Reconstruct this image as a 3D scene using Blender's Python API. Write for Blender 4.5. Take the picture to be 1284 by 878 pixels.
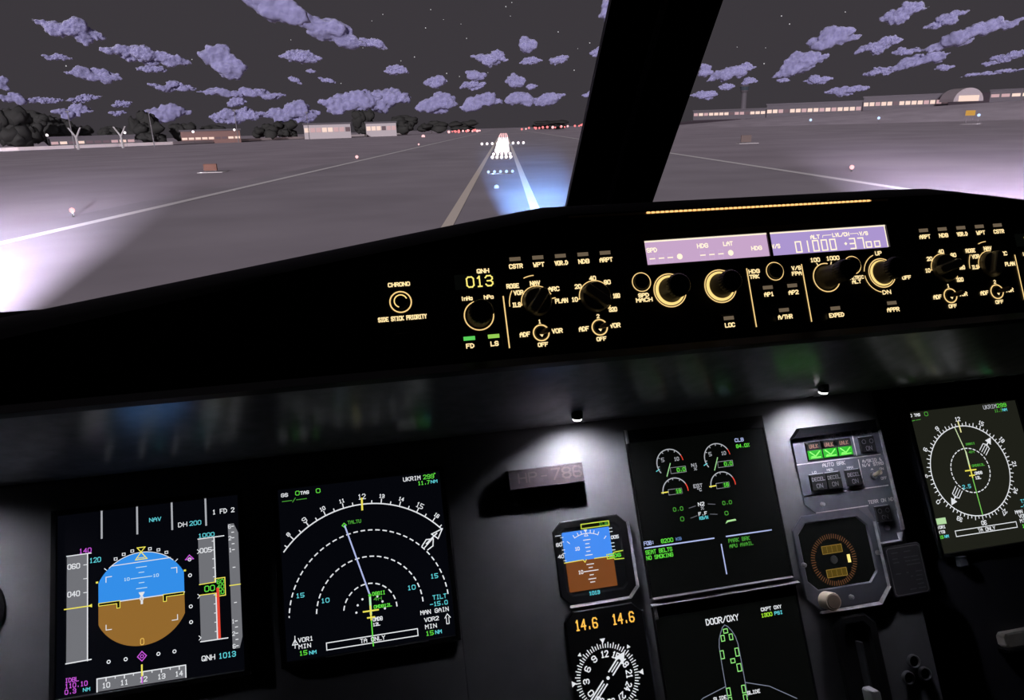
import bpy, bmesh, math, random
from mathutils import Vector, Matrix

# ------------------------------------------------------------------ scene, camera, sky, lights, exposure
for o in list(bpy.data.objects):
    bpy.data.objects.remove(o)
scene = bpy.context.scene
COL = scene.collection
# cockpit frame: X right (0 = aircraft centreline), Y forward, Z up (0 = cockpit floor), metres
EYE = Vector((-0.370, 0.0, 1.200))
cam_d = bpy.data.cameras.new('camera')
cam = bpy.data.objects.new('camera', cam_d)
COL.objects.link(cam)
cam_d.sensor_width = 36.0
cam_d.lens = 870.0 / 1284.0 * 36.0
cam_d.clip_start = 0.01
cam_d.clip_end = 30000
R_, U_, F_ = Vector((0.98010444, -0.1963679, -0.02889524)), Vector((0.08702548, 0.29431149, 0.9517391)), Vector((0.1783868, 0.93531834, -0.30554501))
cam.matrix_world = Matrix(((R_.x, U_.x, -F_.x, EYE.x), (R_.y, U_.y, -F_.y, EYE.y), (R_.z, U_.z, -F_.z, EYE.z), (0, 0, 0, 1)))
scene.camera = cam

vs = scene.view_settings
vs.view_transform = 'Standard'
vs.look = 'None'
vs.exposure = 0.0
vs.gamma = 1.0
vs.use_curve_mapping = False

world = bpy.data.worlds.new('night_sky')
scene.world = world
world.use_nodes = True
wn = world.node_tree
wn.nodes['Background'].inputs['Color'].default_value = (0.050, 0.044, 0.050, 1)
wn.nodes['Background'].inputs['Strength'].default_value = 1.0

# runway frame: seen from the eye, the runway runs 10.7 degrees right of the nose; ground 5 m below the eye
YAW = math.radians(10.702)
RD = Vector((math.sin(YAW), math.cos(YAW), 0))
RR = Vector((math.cos(YAW), -math.sin(YAW), 0))


def W(r, s, h):
    """runway frame (metres right of eye, metres ahead, height over ground) -> cockpit frame"""
    return Vector((EYE.x, EYE.y, EYE.z - 5.0)) + RR * r + RD * s + Vector((0, 0, h))


def look(o, direction):
    o.rotation_euler = Vector(direction).to_track_quat('-Z', 'Y').to_euler()


moon_d = bpy.data.lights.new('moonlight', 'SUN')
moon_d.energy = 3.6
moon_d.angle = 0.02
moon_d.color = (0.93, 0.90, 1.0)
moon = bpy.data.objects.new('moonlight', moon_d)
COL.objects.link(moon)
look(moon, RD * 0.95 + RR * 0.16 + Vector((0, 0, -0.26)))


def spot(name, pos, target, energy, cone, blend, color, radius=0.1):
    d = bpy.data.lights.new(name, 'SPOT')
    d.energy, d.spot_size, d.spot_blend, d.color, d.shadow_soft_size = energy, cone, blend, color, radius
    o = bpy.data.objects.new(name, d)
    COL.objects.link(o)
    o.location = pos
    look(o, Vector(target) - Vector(pos))
    return o


# the aircraft's own landing lights (wing roots) and nose taxi light
spot('landing_light_beam', W(-6.0, -4.0, 3.2), W(-48.0, 60.0, 0), 3.9e6, math.radians(31), 1.0, (0.80, 0.78, 1.0))
spot('landing_light_beam', W(7.0, -4.0, 3.2), W(57.0, 74.0, 0), 5.6e6, math.radians(33), 0.75, (0.80, 0.74, 1.0))
spot('taxi_light_beam', W(1.5, 2.0, 3.0), W(2.6, 82.0, 0), 6.0e6, math.radians(8.6), 0.9, (0.22, 0.45, 1.0))

# ------------------------------------------------------------------ materials
def lin(c):
    return tuple((x / 255 / 12.92) if x / 255 <= 0.04045 else ((x / 255 + 0.055) / 1.055) ** 2.4 for x in c)


MATS = {}


def pbr(name, col, rough=0.5, metal=0.0, spec=0.5, noise=0.0, nscale=40.0, bump=0.0, coat=0.0):
    if name in MATS:
        return MATS[name]
    m = bpy.data.materials.new(name)
    m.use_nodes = True
    nt = m.node_tree
    b = nt.nodes['Principled BSDF']
    b.inputs['Base Color'].default_value = (*col, 1)
    b.inputs['Roughness'].default_value = rough
    b.inputs['Metallic'].default_value = metal
    b.inputs['Specular IOR Level'].default_value = spec
    b.inputs['Coat Weight'].default_value = coat
    if noise or bump:
        tc = nt.nodes.new('ShaderNodeTexCoord')
        n = nt.nodes.new('ShaderNodeTexNoise')
        n.inputs['Scale'].default_value = nscale
        n.inputs['Detail'].default_value = 6
        nt.links.new(tc.outputs['Object'], n.inputs['Vector'])
        if noise:
            r = nt.nodes.new('ShaderNodeValToRGB')
            r.color_ramp.elements[0].position = 0.3
            r.color_ramp.elements[1].position = 0.7
            r.color_ramp.elements[0].color = (*[c * (1 - noise) for c in col], 1)
            r.color_ramp.elements[1].color = (*[min(1, c * (1 + noise)) for c in col], 1)
            nt.links.new(n.outputs['Fac'], r.inputs['Fac'])
            nt.links.new(r.outputs['Color'], b.inputs['Base Color'])
        if bump:
            bp = nt.nodes.new('ShaderNodeBump')
            bp.inputs['Strength'].default_value = bump
            bp.inputs['Distance'].default_value = 0.001
            nt.links.new(n.outputs['Fac'], bp.inputs['Height'])
            nt.links.new(bp.outputs['Normal'], b.inputs['Normal'])
    MATS[name] = m
    return m


def em(name, srgb, k=1.0):
    """something that glows: screen pixels, backlit lettering, lamps"""
    if name in MATS:
        return MATS[name]
    m = bpy.data.materials.new(name)
    m.use_nodes = True
    b = m.node_tree.nodes['Principled BSDF']
    b.inputs['Base Color'].default_value = (0.01, 0.01, 0.01, 1)
    b.inputs['Roughness'].default_value = 0.6
    b.inputs['Specular IOR Level'].default_value = 0.0
    b.inputs['Emission Color'].default_value = (*lin(srgb), 1)
    b.inputs['Emission Strength'].default_value = k
    MATS[name] = m
    return m


def screen_mat(name, srgb):
    m = em(name, srgb)
    b = m.node_tree.nodes['Principled BSDF']
    b.inputs['Specular IOR Level'].default_value = 0.25
    b.inputs['Roughness'].default_value = 0.22
    return m


BLACK = pbr('black_plastic', (0.010, 0.010, 0.011), 0.5, bump=0.05, nscale=900)
SATIN = pbr('satin_black', (0.012, 0.012, 0.013), 0.34)
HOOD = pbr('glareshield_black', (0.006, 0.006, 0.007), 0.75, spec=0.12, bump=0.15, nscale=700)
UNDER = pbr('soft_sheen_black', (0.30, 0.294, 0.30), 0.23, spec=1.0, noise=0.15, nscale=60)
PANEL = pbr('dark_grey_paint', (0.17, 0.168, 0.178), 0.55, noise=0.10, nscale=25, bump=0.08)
PANELR = pbr('shaded_slate', (0.035, 0.036, 0.045), 0.55, noise=0.10, nscale=25)  # slate tone deepened to hold the recess shadow on the co-pilot side
GEARP = pbr('blue_grey_paint', (0.13, 0.132, 0.158), 0.5, noise=0.10, nscale=60)
SILVER = pbr('lit_silver_edge', (0.55, 0.55, 0.57), 0.45, metal=0.0, noise=0.2, nscale=120)  # silver edges; the lamplight caught by the chamfers is put into this tone
STEEL = pbr('screw_steel', (0.45, 0.45, 0.47), 0.3, metal=0.9)
CREAM = pbr('cream_plastic', (0.80, 0.68, 0.52), 0.5)
PAINTW = pbr('white_print', (0.80, 0.76, 0.74), 0.6)
PAINTD = pbr('grey_print', (0.30, 0.29, 0.29), 0.6)
BRONZE = pbr('bronze_plate', (0.13, 0.11, 0.12), 0.35, metal=0.5, noise=0.2, nscale=80)
SHELL = pbr('cockpit_liner_black', (0.010, 0.010, 0.011), 0.8)
WHT = em('glow_white', (226, 228, 232))
WH2 = em('glow_soft_white', (168, 170, 176))
CYA = em('glow_cyan', (96, 205, 215))
GRN = em('glow_green', (96, 215, 66))
GRN2 = em('glow_dim_green', (70, 150, 52))
GBG = em('glow_green_backing', (24, 70, 20))
MAG = em('glow_magenta', (200, 90, 215))
YEL = em('glow_yellow', (238, 226, 90))
AMB = em('glow_amber', (240, 175, 70))
RED = em('glow_red', (226, 70, 52))
BLU = em('glow_sky_blue', (52, 142, 232))
BL2 = em('glow_standby_blue', (66, 138, 240))
BRN = em('glow_earth_brown', (146, 104, 46))
BR2 = em('glow_standby_brown', (116, 66, 30))
TAPE = em('glow_tape_grey', (112, 113, 118))
LAV = em('glow_lavender', (176, 186, 232))
WARM = em('backlit_warm', (255, 226, 165), 1.15)
WARM2 = em('backlit_ring', (255, 215, 140), 1.0)
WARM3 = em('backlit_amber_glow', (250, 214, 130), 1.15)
LEDOFF = em('indicator_dim', (120, 104, 84), 0.75)
LEDGRN = em('indicator_green', (90, 205, 90))
LEDLIM = em('indicator_lime', (150, 205, 84))
LCD = em('lcd_violet', (172, 150, 208))
LCDW = em('lcd_white', (255, 240, 214), 1.1)
DOTW = em('lcd_ghost', (205, 178, 214))
SEGY = em('segment_yellow', (250, 232, 120), 1.1)
NDSCR = screen_mat('screen_night_blue', (5, 6, 11))
ECSCR = screen_mat('screen_black', (5, 6, 5))
RNSCR = screen_mat('screen_olive', (30, 31, 24))

# ------------------------------------------------------------------ mesh helpers
def frame(origin, tilt_deg, roll_deg=0.0):
    """plane leaning back: u right, v up the slope, n out of the face towards the pilot"""
    a, r = math.radians(tilt_deg), math.radians(roll_deg)
    u = Vector((1, 0, 0))
    v = Vector((0, math.sin(a), math.cos(a)))
    n = Vector((0, -math.cos(a), math.sin(a)))
    u, v = u * math.cos(r) + v * math.sin(r), v * math.cos(r) - u * math.sin(r)
    o = Vector(origin)
    return Matrix(((u.x, v.x, n.x, o.x), (u.y, v.y, n.y, o.y), (u.z, v.z, n.z, o.z), (0, 0, 0, 1)))


# main panel plane (origin on it, centreline at u = +217.7 mm) and glareshield control face
MP = frame((EYE.x + 0.15235, 0.79880, EYE.z - 0.26095), 30.016)
MPN = Vector((0, -math.cos(math.radians(30.016)), math.sin(math.radians(30.016))))
FP = Matrix.Translation(MPN * -0.025) @ MP
GP = frame((0.0, 0.600, EYE.z - 0.114), 26.0, 0.30)


class MB:
    """collects faces in millimetres (u, v, n) and links them as one mesh object"""

    def __init__(self):
        self.v, self.f = [], []

    def loft(self, layers, cap0=True, cap1=True, closed=True):
        base = len(self.v)
        k = len(layers[0][0])
        for poly, n in layers:
            for p in poly:
                self.v.append((p[0], p[1], n if len(p) == 2 else p[2]))
        for i in range(len(layers) - 1):
            for j in range(k if closed else k - 1):
                a, b = base + i * k + j, base + i * k + (j + 1) % k
                self.f.append((a, b, b + k, a + k))
        if cap0:
            self.f.append(tuple(range(base + k - 1, base - 1, -1)))
        if cap1:
            e = base + (len(layers) - 1) * k
            self.f.append(tuple(range(e, e + k)))
        return self

    def box(self, u0, v0, u1, v1, n0, n1, bev=0.0):
        a, b = rect(u0, v0, u1, v1), rect(u0 + bev, v0 + bev, u1 - bev, v1 - bev)
        return self.loft([(a, n0), (a, n1 - bev), (b, n1)] if bev else [(a, n0), (a, n1)])

    def prism(self, poly, n0, n1):
        return self.loft([(poly, n0), (poly, n1)])

    def flat(self, poly, n):
        b = len(self.v)
        self.v += [(p[0], p[1], n) for p in poly]
        self.f.append(tuple(range(b, b + len(poly))))
        return self

    def line(self, pts, w, n, closed=False):
        pts = list(pts) + ([pts[0]] if closed else [])
        for (x0, y0), (x1, y1) in zip(pts, pts[1:]):
            L = math.hypot(x1 - x0, y1 - y0)
            if L < 1e-6:
                continue
            dx, dy = (x1 - x0) / L * w / 2, (y1 - y0) / L * w / 2
            self.flat([(x0 - dx + dy, y0 - dy - dx), (x1 + dx + dy, y1 + dy - dx), (x1 + dx - dy, y1 + dy + dx), (x0 - dx - dy, y0 - dy + dx)], n)
        return self

    def dash(self, c, r, a0, a1, w, n, step=5.0, fill=0.62):
        a = a0
        while a < a1 - 0.1:
            self.line(arc(c, r, a, min(a + step * fill, a1), 3), w, n)
            a += step
        return self

    def text(self, s, u0, v0, u1, v1, w, n, rot=0.0):
        """stroke lettering fitted into the box u0,v0 - u1,v1 (baseline to cap height)"""
        k = len(s)
        adv = (u1 - u0) / (k - 0.28)
        gw, gh = adv * 0.72, v1 - v0
        cu, cv = (u0 + u1) / 2, (v0 + v1) / 2
        cr, sr = math.cos(math.radians(rot)), math.sin(math.radians(rot))
        for i, ch in enumerate(s):
            for stroke in GLYPH.get(ch, ()):
                pts = []
                for gx, gy in stroke:
                    x, y = u0 + i * adv + gx / 4 * gw - cu, v0 + gy / 6 * gh - cv
                    pts.append((cu + x * cr - y * sr, cv + x * sr + y * cr))
                self.line(pts, w, n)
        return self

    def build(self, name, mat, parent=None, mw=None, smooth=False, scale=0.001, label=None):
        me = bpy.data.meshes.new(name)
        me.from_pydata([(x * scale, y * scale, z * scale) for x, y, z in self.v], [], self.f)
        me.update()
        if smooth:
            me.polygons.foreach_set('use_smooth', [True] * len(me.polygons))
            try:
                me.set_sharp_from_angle(angle=math.radians(38))
            except Exception:
                pass
        me.materials.append(mat)
        o = bpy.data.objects.new(name, me)
        COL.objects.link(o)
        if parent:
            o.parent = parent
        if mw is not None:
            o.matrix_world = mw
        if label:
            o['label'] = label
        return o


def rect(u0, v0, u1, v1):
    return [(u0, v0), (u1, v0), (u1, v1), (u0, v1)]


def chamfer(m, a, b, ao, bo, h, h0=.3):
    """lip whose sloping face looks back at the instrument: a-b low inner edge, ao-bo raised outer edge"""
    m.loft([([(*a, h0), (*ao, .2), (*ao, h)], 0), ([(*b, h0), (*bo, .2), (*bo, h)], 0)])


def octo(u0, v0, u1, v1, c):
    return [(u0 + c, v0), (u1 - c, v0), (u1, v0 + c), (u1, v1 - c), (u1 - c, v1), (u0 + c, v1), (u0, v1 - c), (u0, v0 + c)]


def circ(c, r, seg=32, flute=0.0, nf=0):
    return [(c[0] + (r + flute * math.cos(nf * t)) * math.cos(t), c[1] + (r + flute * math.cos(nf * t)) * math.sin(t)) for t in (2 * math.pi * i / seg for i in range(seg))]


def arc(c, r, a0, a1, seg=24):
    return [(c[0] + r * math.cos(math.radians(a0 + (a1 - a0) * i / seg)), c[1] + r * math.sin(math.radians(a0 + (a1 - a0) * i / seg))) for i in range(seg + 1)]


def G_(s):
    return [[(float(p[0]), float(p[1])) for p in st.split()] for st in s.split('/')]


GLYPH = {k: G_(v) for k, v in {
    'A': '00 04 26 44 40/03 43', 'B': '00 06 36 45 44 33 03/33 42 41 30 00', 'C': '45 36 16 05 01 10 30 41', 'D': '00 06 26 44 42 20 00',
    'E': '46 06 00 40/03 33', 'F': '46 06 00/03 33', 'G': '45 36 16 05 01 10 30 41 43 23', 'H': '00 06/40 46/03 43', 'I': '10 30/16 36/20 26',
    'J': '46 41 30 10 01', 'K': '00 06/46 03 40', 'L': '06 00 40', 'M': '00 06 23 46 40', 'N': '00 06 40 46', 'O': '10 01 05 16 36 45 41 30 10',
    'P': '00 06 36 45 44 33 03', 'Q': '10 01 05 16 36 45 41 30 10/22 40', 'R': '00 06 36 45 44 33 03/23 40', 'S': '45 36 16 05 04 13 33 42 41 30 10 01',
    'T': '06 46/20 26', 'U': '06 01 10 30 41 46', 'V': '06 20 46', 'W': '06 10 23 30 46', 'X': '00 46/06 40', 'Y': '06 23 46/23 20', 'Z': '06 46 00 40',
    '0': '10 01 05 16 36 45 41 30 10', '1': '10 30/20 26 15', '2': '05 16 36 45 44 00 40', '3': '05 16 36 45 44 33 13/33 42 41 30 10 01', '4': '30 36 02 42',
    '5': '46 06 03 33 42 41 30 00', '6': '45 36 16 05 01 10 30 41 42 33 03', '7': '06 46 10', '8': '13 04 05 16 36 45 44 33 13 02 01 10 30 41 42 33',
    '9': '01 10 30 41 45 36 16 05 04 13 43', '.': '20 21', ':': '21 22/24 25', '-': '03 43', '+': '03 43/21 25', '/': '00 46', 'i': '20 23/25 26', 'n': '00 04/03 14 34 43 40', 'g': '43 34 14 03 01 10 30 41/44 40 30', 'h': '00 06/03 14 34 43 40', 'a': '44 40/43 34 14 03 01 10 30 41', '&': '40 05 16 25 02 10 41', 'o': '15 16 36 35 15', '%': '00 46/05 16/30 41'}.items()}


def thing(name, label, cat, fr, u, v, n=0.0, group=None):
    """an Empty at the thing's base on plane fr (millimetres) that parents its parts"""
    o = bpy.data.objects.new(name, None)
    o.empty_display_size = 0.02
    COL.objects.link(o)
    o.matrix_world = fr @ Matrix.Translation((u * 0.001, v * 0.001, n * 0.001))
    o['label'] = label
    o['category'] = cat
    if group:
        o['group'] = group
    return o


def tag(o, label, cat, group=None):
    o['label'], o['category'] = label, cat
    if group:
        o['group'] = group
    return o


def struct(o, label=None):
    o['kind'] = 'structure'
    if label:
        o['label'] = label
    return o


def P(name, mat, parent, fn, smooth=False, label=None):
    m = MB()
    fn(m)
    return m.build(name, mat, parent, smooth=smooth, label=label)


def T(parent, s, u0, v0, u1, v1, mat, w=0.7, n=1.6, rot=0.0, name='lettering'):
    return P(name, mat, parent, lambda m: m.text(s, u0, v0, u1, v1, w, n, rot))


# ------------------------------------------------------------------ cockpit shell
def slab(name, pts, thick, mat, parent=None):
    """polygon (cockpit frame) given a thickness along -normal"""
    p = [Vector(q) for q in pts]
    nrm = (p[1] - p[0]).cross(p[2] - p[0]).normalized() * thick
    k = len(p)
    vv = [tuple(q) for q in p] + [tuple(q - nrm) for q in p]
    ff = [tuple(range(k)), tuple(range(2 * k - 1, k - 1, -1))] + [(i, i + k, (i + 1) % k + k, (i + 1) % k) for i in range(k)]
    me = bpy.data.meshes.new(name)
    me.from_pydata(vv, [], ff)
    me.materials.append(mat)
    o = bpy.data.objects.new(name, me)
    COL.objects.link(o)
    if parent:
        o.parent = parent
    return o


EZ = EYE.z
struct(slab('floor', [(-1.3, -1.6, 0), (1.3, -1.6, 0), (1.3, 1.2, 0), (-1.3, 1.2, 0)], 0.05, SHELL))
struct(slab('ceiling', [(-1.3, -1.6, EZ + .75), (-1.3, .46, EZ + .75), (1.3, .46, EZ + .75), (1.3, -1.6, EZ + .75)], 0.05, SHELL))
struct(slab('wall_back', [(-1.3, -1.6, 0), (-1.3, -1.6, EZ + .75), (1.3, -1.6, EZ + .75), (1.3, -1.6, 0)], 0.05, SHELL))
side = [(-1.6, 0), (-1.6, EZ + .75), (.46, EZ + .75), (.50, EZ + .6), (1.20, EZ - .31), (1.20, 0)]
struct(slab('wall_left', [(-1.3, y, z) for y, z in reversed(side)], 0.05, SHELL))
struct(slab('wall_right', [(1.3, y, z) for y, z in side], 0.05, SHELL))
struct(slab('wall_front', [(-1.3, 1.2, 0), (1.3, 1.2, 0), (1.3, 1.2, EZ - .305), (-1.3, 1.2, EZ - .305)], -0.05, SHELL))

# raked windshield plane: through (Y 1.07, Z -0.12) and (Y 0.87, Z +0.14) below/above the eye
WB, WT = Vector((0, 1.20, EZ - .289)), Vector((0, .532, EZ + .58))
lean = (WT - WB).normalized()
wnorm = Vector((0, -lean.z, lean.y))


def wpt(x, t, off=0.0):
    q = WB + (WT - WB) * t + wnorm * off
    return (x, q.y, q.z)


GLASS = bpy.data.materials.new('windshield_glass')
GLASS.use_nodes = True
g = GLASS.node_tree
g.nodes.clear()
go, gm, gt, gg = g.nodes.new('ShaderNodeOutputMaterial'), g.nodes.new('ShaderNodeMixShader'), g.nodes.new('ShaderNodeBsdfTransparent'), g.nodes.new('ShaderNodeBsdfGlossy')
gg.inputs['Roughness'].default_value = 0.02
gt.inputs['Color'].default_value = (0.97, 0.97, 0.98, 1)
gm.inputs['Fac'].default_value = 0.02
g.links.new(gt.outputs[0], gm.inputs[1])
g.links.new(gg.outputs[0], gm.inputs[2])
g.links.new(gm.outputs[0], go.inputs[0])


def bar(name, x0, x1, t0, t1, o0, o1, mat, parent=None, taper=0.0):
    vv = [wpt(x + (taper * (1 if x == x0 else -1) if o == o0 else 0), t, o) for o in (o0, o1) for x, t in ((x0, t0), (x1, t0), (x1, t1), (x0, t1))]
    ff = [(3, 2, 1, 0), (4, 5, 6, 7), (0, 1, 5, 4), (1, 2, 6, 5), (2, 3, 7, 6), (3, 0, 4, 7)]
    me = bpy.data.meshes.new(name)
    me.from_pydata(vv, [], ff)
    me.materials.append(mat)
    o = bpy.data.objects.new(name, me)
    COL.objects.link(o)
    if parent:
        o.parent = parent
    return o


POSTM = pbr('post_black', (0.007, 0.007, 0.008), 0.6, spec=0.3)
POSTE = pbr('post_grey_edge', (0.60, 0.60, 0.66), 0.5)
post = struct(bar('trim_1', -.071, .070, -.02, 1.0, -.05, .0, POSTM, taper=.016), 'broad black centre post between the two windshields')
bar('seam_strip', -.008, .000, -.02, 1.0, .0002, .003, POSTE, post)
bar('edge_strip', .0680, .0715, -.02, 1.0, -.004, .0012, pbr('post_edge_metal', (0.42, 0.38, 0.36), 0.4), post)
for i, (x0, x1) in enumerate(((-1.22, -.056), (.056, 1.22))):
    w_ = struct(bar('window_%d' % (i + 1), x0, x1, .985, 1.0, -.03, .03, POSTM))
    bar('sill', x0, x1, 0.0, .015, -.03, .03, POSTM, w_)
    bar('side_post', *((-1.27, -1.22) if i == 0 else (1.22, 1.27)), 0, 1.0, -.03, .03, POSTM, w_)
    bar('pane', x0, x1, .015, .985, -.036, -.030, GLASS, w_)
struct(slab('trim_2', [(-1.3, .532, EZ + .58), (-1.3, .46, EZ + .75), (1.3, .46, EZ + .75), (1.3, .532, EZ + .58)], -0.04, SHELL), 'black header panel above the windshields')

# ------------------------------------------------------------------ glareshield
gsh = bpy.data.objects.new('glareshield', None)
COL.objects.link(gsh)
gsh.location = (0, 0.60, EZ - 0.20)
tag(gsh, 'long black glareshield hood running under the windshields', 'glareshield')


def drop(x):
    a = max(0.0, abs(x) - 0.20)
    return 0.145 * a - 0.02 * math.exp(-a * 9) * a if a > 0 else 0.0


def gs_loft(name, prof, mat, smooth=True, label=None, xs=None):
    xs = xs or [-1.25 + i * 0.025 for i in range(101)]
    m = MB()
    m.loft([([(x, y, z) for y, z in prof(x)], 0) for x in xs])
    o = m.build(name, mat, None, smooth=smooth, scale=1.0, label=label)
    o.parent = gsh
    o.matrix_parent_inverse = gsh.matrix_basis.inverted()
    return o


t26 = math.tan(math.radians(26))


def fy(z):  # Y of the control face plane (3 mm behind the plates) at height z below the eye
    return 0.6035 + (z + 0.114) * t26


def hood_prof(x):
    d = drop(x)
    return [(fy(-.079 - d), EZ - .079 - d), (.605, EZ - .0755 - d), (.612, EZ - .0742 - d), (.645, EZ - .0738 - d), (.70, EZ - .079 - d), (.80, EZ - .097 - d), (1.00, EZ - .150 - d), (1.16, EZ - .215 - d), (1.16, EZ - .26 - d), (.66, EZ - .10 - d)]


gs_loft('hood', hood_prof, HOOD)
gs_loft('face', lambda x: [(fy(-.198), EZ - .198), (fy(-.079 - drop(x)), EZ - .079 - drop(x)), (.66, EZ - .10 - drop(x)), (.615, EZ - .200)], HOOD)
gs_loft('lower_lip', lambda x: [(.551, EZ - .1945), (.5585, EZ - .1905), (.5625, EZ - .192), (.590, EZ - .203), (.575, EZ - .2035), (.556, EZ - .2005)], SATIN)
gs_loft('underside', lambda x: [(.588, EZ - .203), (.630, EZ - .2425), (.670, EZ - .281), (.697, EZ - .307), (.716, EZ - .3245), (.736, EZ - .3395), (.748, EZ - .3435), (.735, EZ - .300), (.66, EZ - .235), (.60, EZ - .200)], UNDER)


def led_strip():
    st = MB()
    xs = [-.125 + i * .0045 for i in range(51)]
    for x in xs:
        d = drop(x)
        st.loft([([(x - .0016, .6028, EZ - .0784 - d), (x + .0016, .6028, EZ - .0784 - d), (x + .0016, .6028, EZ - .0766 - d), (x - .0016, .6028, EZ - .0766 - d)], 0),
                 ([(x - .0012, .6015, EZ - .0781 - d), (x + .0012, .6015, EZ - .0781 - d), (x + .0012, .6015, EZ - .0771 - d), (x - .0012, .6015, EZ - .0771 - d)], 0)])
    o = st.build('led_strip', em('led_strip_amber', (246, 196, 122), 1.4), None, scale=1.0, label='thin amber light strip under the hood edge')
    o.parent = gsh
    o.matrix_parent_inverse = gsh.matrix_basis.inverted()
    st = MB()
    st.loft([([(-.127, .604, EZ - .0782), (-.127, .6024, EZ - .0782), (-.127, .6024, EZ - .0770), (-.127, .604, EZ - .0770)], 0), ([(.103, .604, EZ - .0782), (.103, .6024, EZ - .0782), (.103, .6024, EZ - .0770), (.103, .604, EZ - .0770)], 0)])
    o = st.build('strip_diffuser', em('strip_glow', (226, 160, 90), 1.2), None, scale=1.0)
    o.parent = gsh
    o.matrix_parent_inverse = gsh.matrix_basis.inverted()
    st = MB()
    st.loft([([(-.20, .604, EZ - .0788), (-.20, .6026, EZ - .0788), (-.20, .6026, EZ - .0770), (-.20, .604, EZ - .0770)], 0), ([(.122, .604, EZ - .0788), (.122, .6026, EZ - .0788), (.122, .6026, EZ - .0770), (.122, .604, EZ - .0770)], 0)])
    o = st.build('strip_backing', pbr('strip_tape', (.30, .20, .12), .5), None, scale=1.0)
    o.parent = gsh
    o.matrix_parent_inverse = gsh.matrix_basis.inverted()


led_strip()

# ------------------------------------------------------------------ glareshield controls
def led_button(root, u, v, txt, led, hw=5.0, th=3.4, tw=11.0, gap=4.9, tmat=WARM):
    b = P('push_button', BLACK, root, lambda m: m.box(u - 7.5, v - 9.5, u + 7.5, v + 3.5, 0, 2.2, 0.5))
    P('light_bar', led, b, lambda m: m.box(u - hw, v - 1.7, u + hw, v + 1.7, 2.0, 2.7, 0.2))
    P('lettering', tmat, b, lambda m: m.text(txt, u - tw / 2, v - gap - th, u + tw / 2, v - gap, .95, 2.5))
    return b


def ring_part(m, c, r0, r1, n, a0=0, a1=360, seg=40):
    o, i = arc(c, r1, a0, a1, seg), arc(c, r0, a0, a1, seg)
    for k in range(seg):
        m.flat([i[k], o[k], o[k + 1], i[k + 1]], n)


def round_knob(root, c, rr, h, rb, rc, a0=0, a1=360, glow=True, name='rotary_knob'):
    k = P(name, pbr('knob_grey', (0.13, 0.12, 0.10), 0.42), root, lambda m: m.loft([(circ(c, rb + 1.5, 48), 0.3), (circ(c, rb, 48), 3), (circ(c, rb * 0.86, 48), h * .55), (circ(c, rb * 0.80, 48), h * .65)]), True)
    P('cap', BLACK, k, lambda m: m.loft([(circ(c, rb * .7, 72), h * .6), (circ(c, rc, 72, .35, 24), h * .7), (circ(c, rc, 72, .35, 24), h * .93), (circ(c, rc - 1.2, 72), h)]), True)
    P('light_ring', WARM2, k, lambda m: ring_part(m, c, rr - 1.0, rr, 0.6, a0, a1))
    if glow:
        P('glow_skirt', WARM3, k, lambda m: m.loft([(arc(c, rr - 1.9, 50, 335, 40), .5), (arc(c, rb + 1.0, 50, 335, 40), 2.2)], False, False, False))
    return k


def selector(root, c, rot, r=13.0):
    k = P('selector_knob', pbr('selector_base', (0.20, 0.18, 0.15), 0.45), root, lambda m: m.loft([(circ(c, r, 40), 0.3), (circ(c, r, 40), 2.5), (circ(c, r - 1.5, 40), 5)]), True)
    cr, sr = math.cos(math.radians(rot)), math.sin(math.radians(rot))

    def tr(p):
        return [(c[0] + x * cr - y * sr, c[1] + x * sr + y * cr) for x, y in p]
    grey = pbr('selector_grey', (0.36, 0.33, 0.27), 0.45)
    P('grip', grey, k, lambda m: m.loft([(tr(octo(-r + .5, -5, r - .5, 5, 2)), 4.5), (tr(octo(-r + 1, -4.2, r - 1, 4.2, 2)), 10), (tr(octo(-r + 2, -3.4, r - 2, 3.4, 1.5)), 11)]))
    P('pointer', PAINTD, k, lambda m: m.line(tr([(2, 0), (r - 3, 0)]), 0.8, 11.2))
    return k


def toggle(root, c, num, lean_=35):
    s = P('toggle_switch', BLACK, root, lambda m: m.loft([(circ(c, 6, 24), .2), (circ(c, 5.2, 24), 2.0)]), True)
    P('light_ring', WARM2, s, lambda m: ring_part(m, c, 6.4, 7.6, .6))
    P('lever', pbr('toggle_bronze', (0.22, 0.15, 0.11), 0.35, 0.3), s, lambda m: m.loft([(circ((c[0] + .2, c[1]), 1.9, 14), 1.5), (circ((c[0] + 4.5, c[1] + .6), 2.4, 14), 9), (circ((c[0] + 5.6, c[1] + .8), 1.6, 14), 11)]), True)
    P('marker', WARM, s, lambda m: m.flat([(c[0] - 2.0, c[1] - 1.6), (c[0], c[1] - 4.0), (c[0] + 1.6, c[1] - 1.6)], 2.1))
    P('lettering', WARM, s, lambda m: (m.text(num, c[0] - 1.2, c[1] + 8.6, c[0] + .8, c[1] + 11.6, .8, .6), m.text('ADF', c[0] - 19, c[1] - 1.9, c[0] - 10.5, c[1] + 1.6, 0.95, .6), m.text('VOR', c[0] + 10, c[1] - 1.2, c[0] + 19, c[1] + 2.2, 0.95, .6), m.text('OFF', c[0] - 4, c[1] - 12, c[0] + 4.4, c[1] - 9, 0.90, .6)))
    return s


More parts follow.
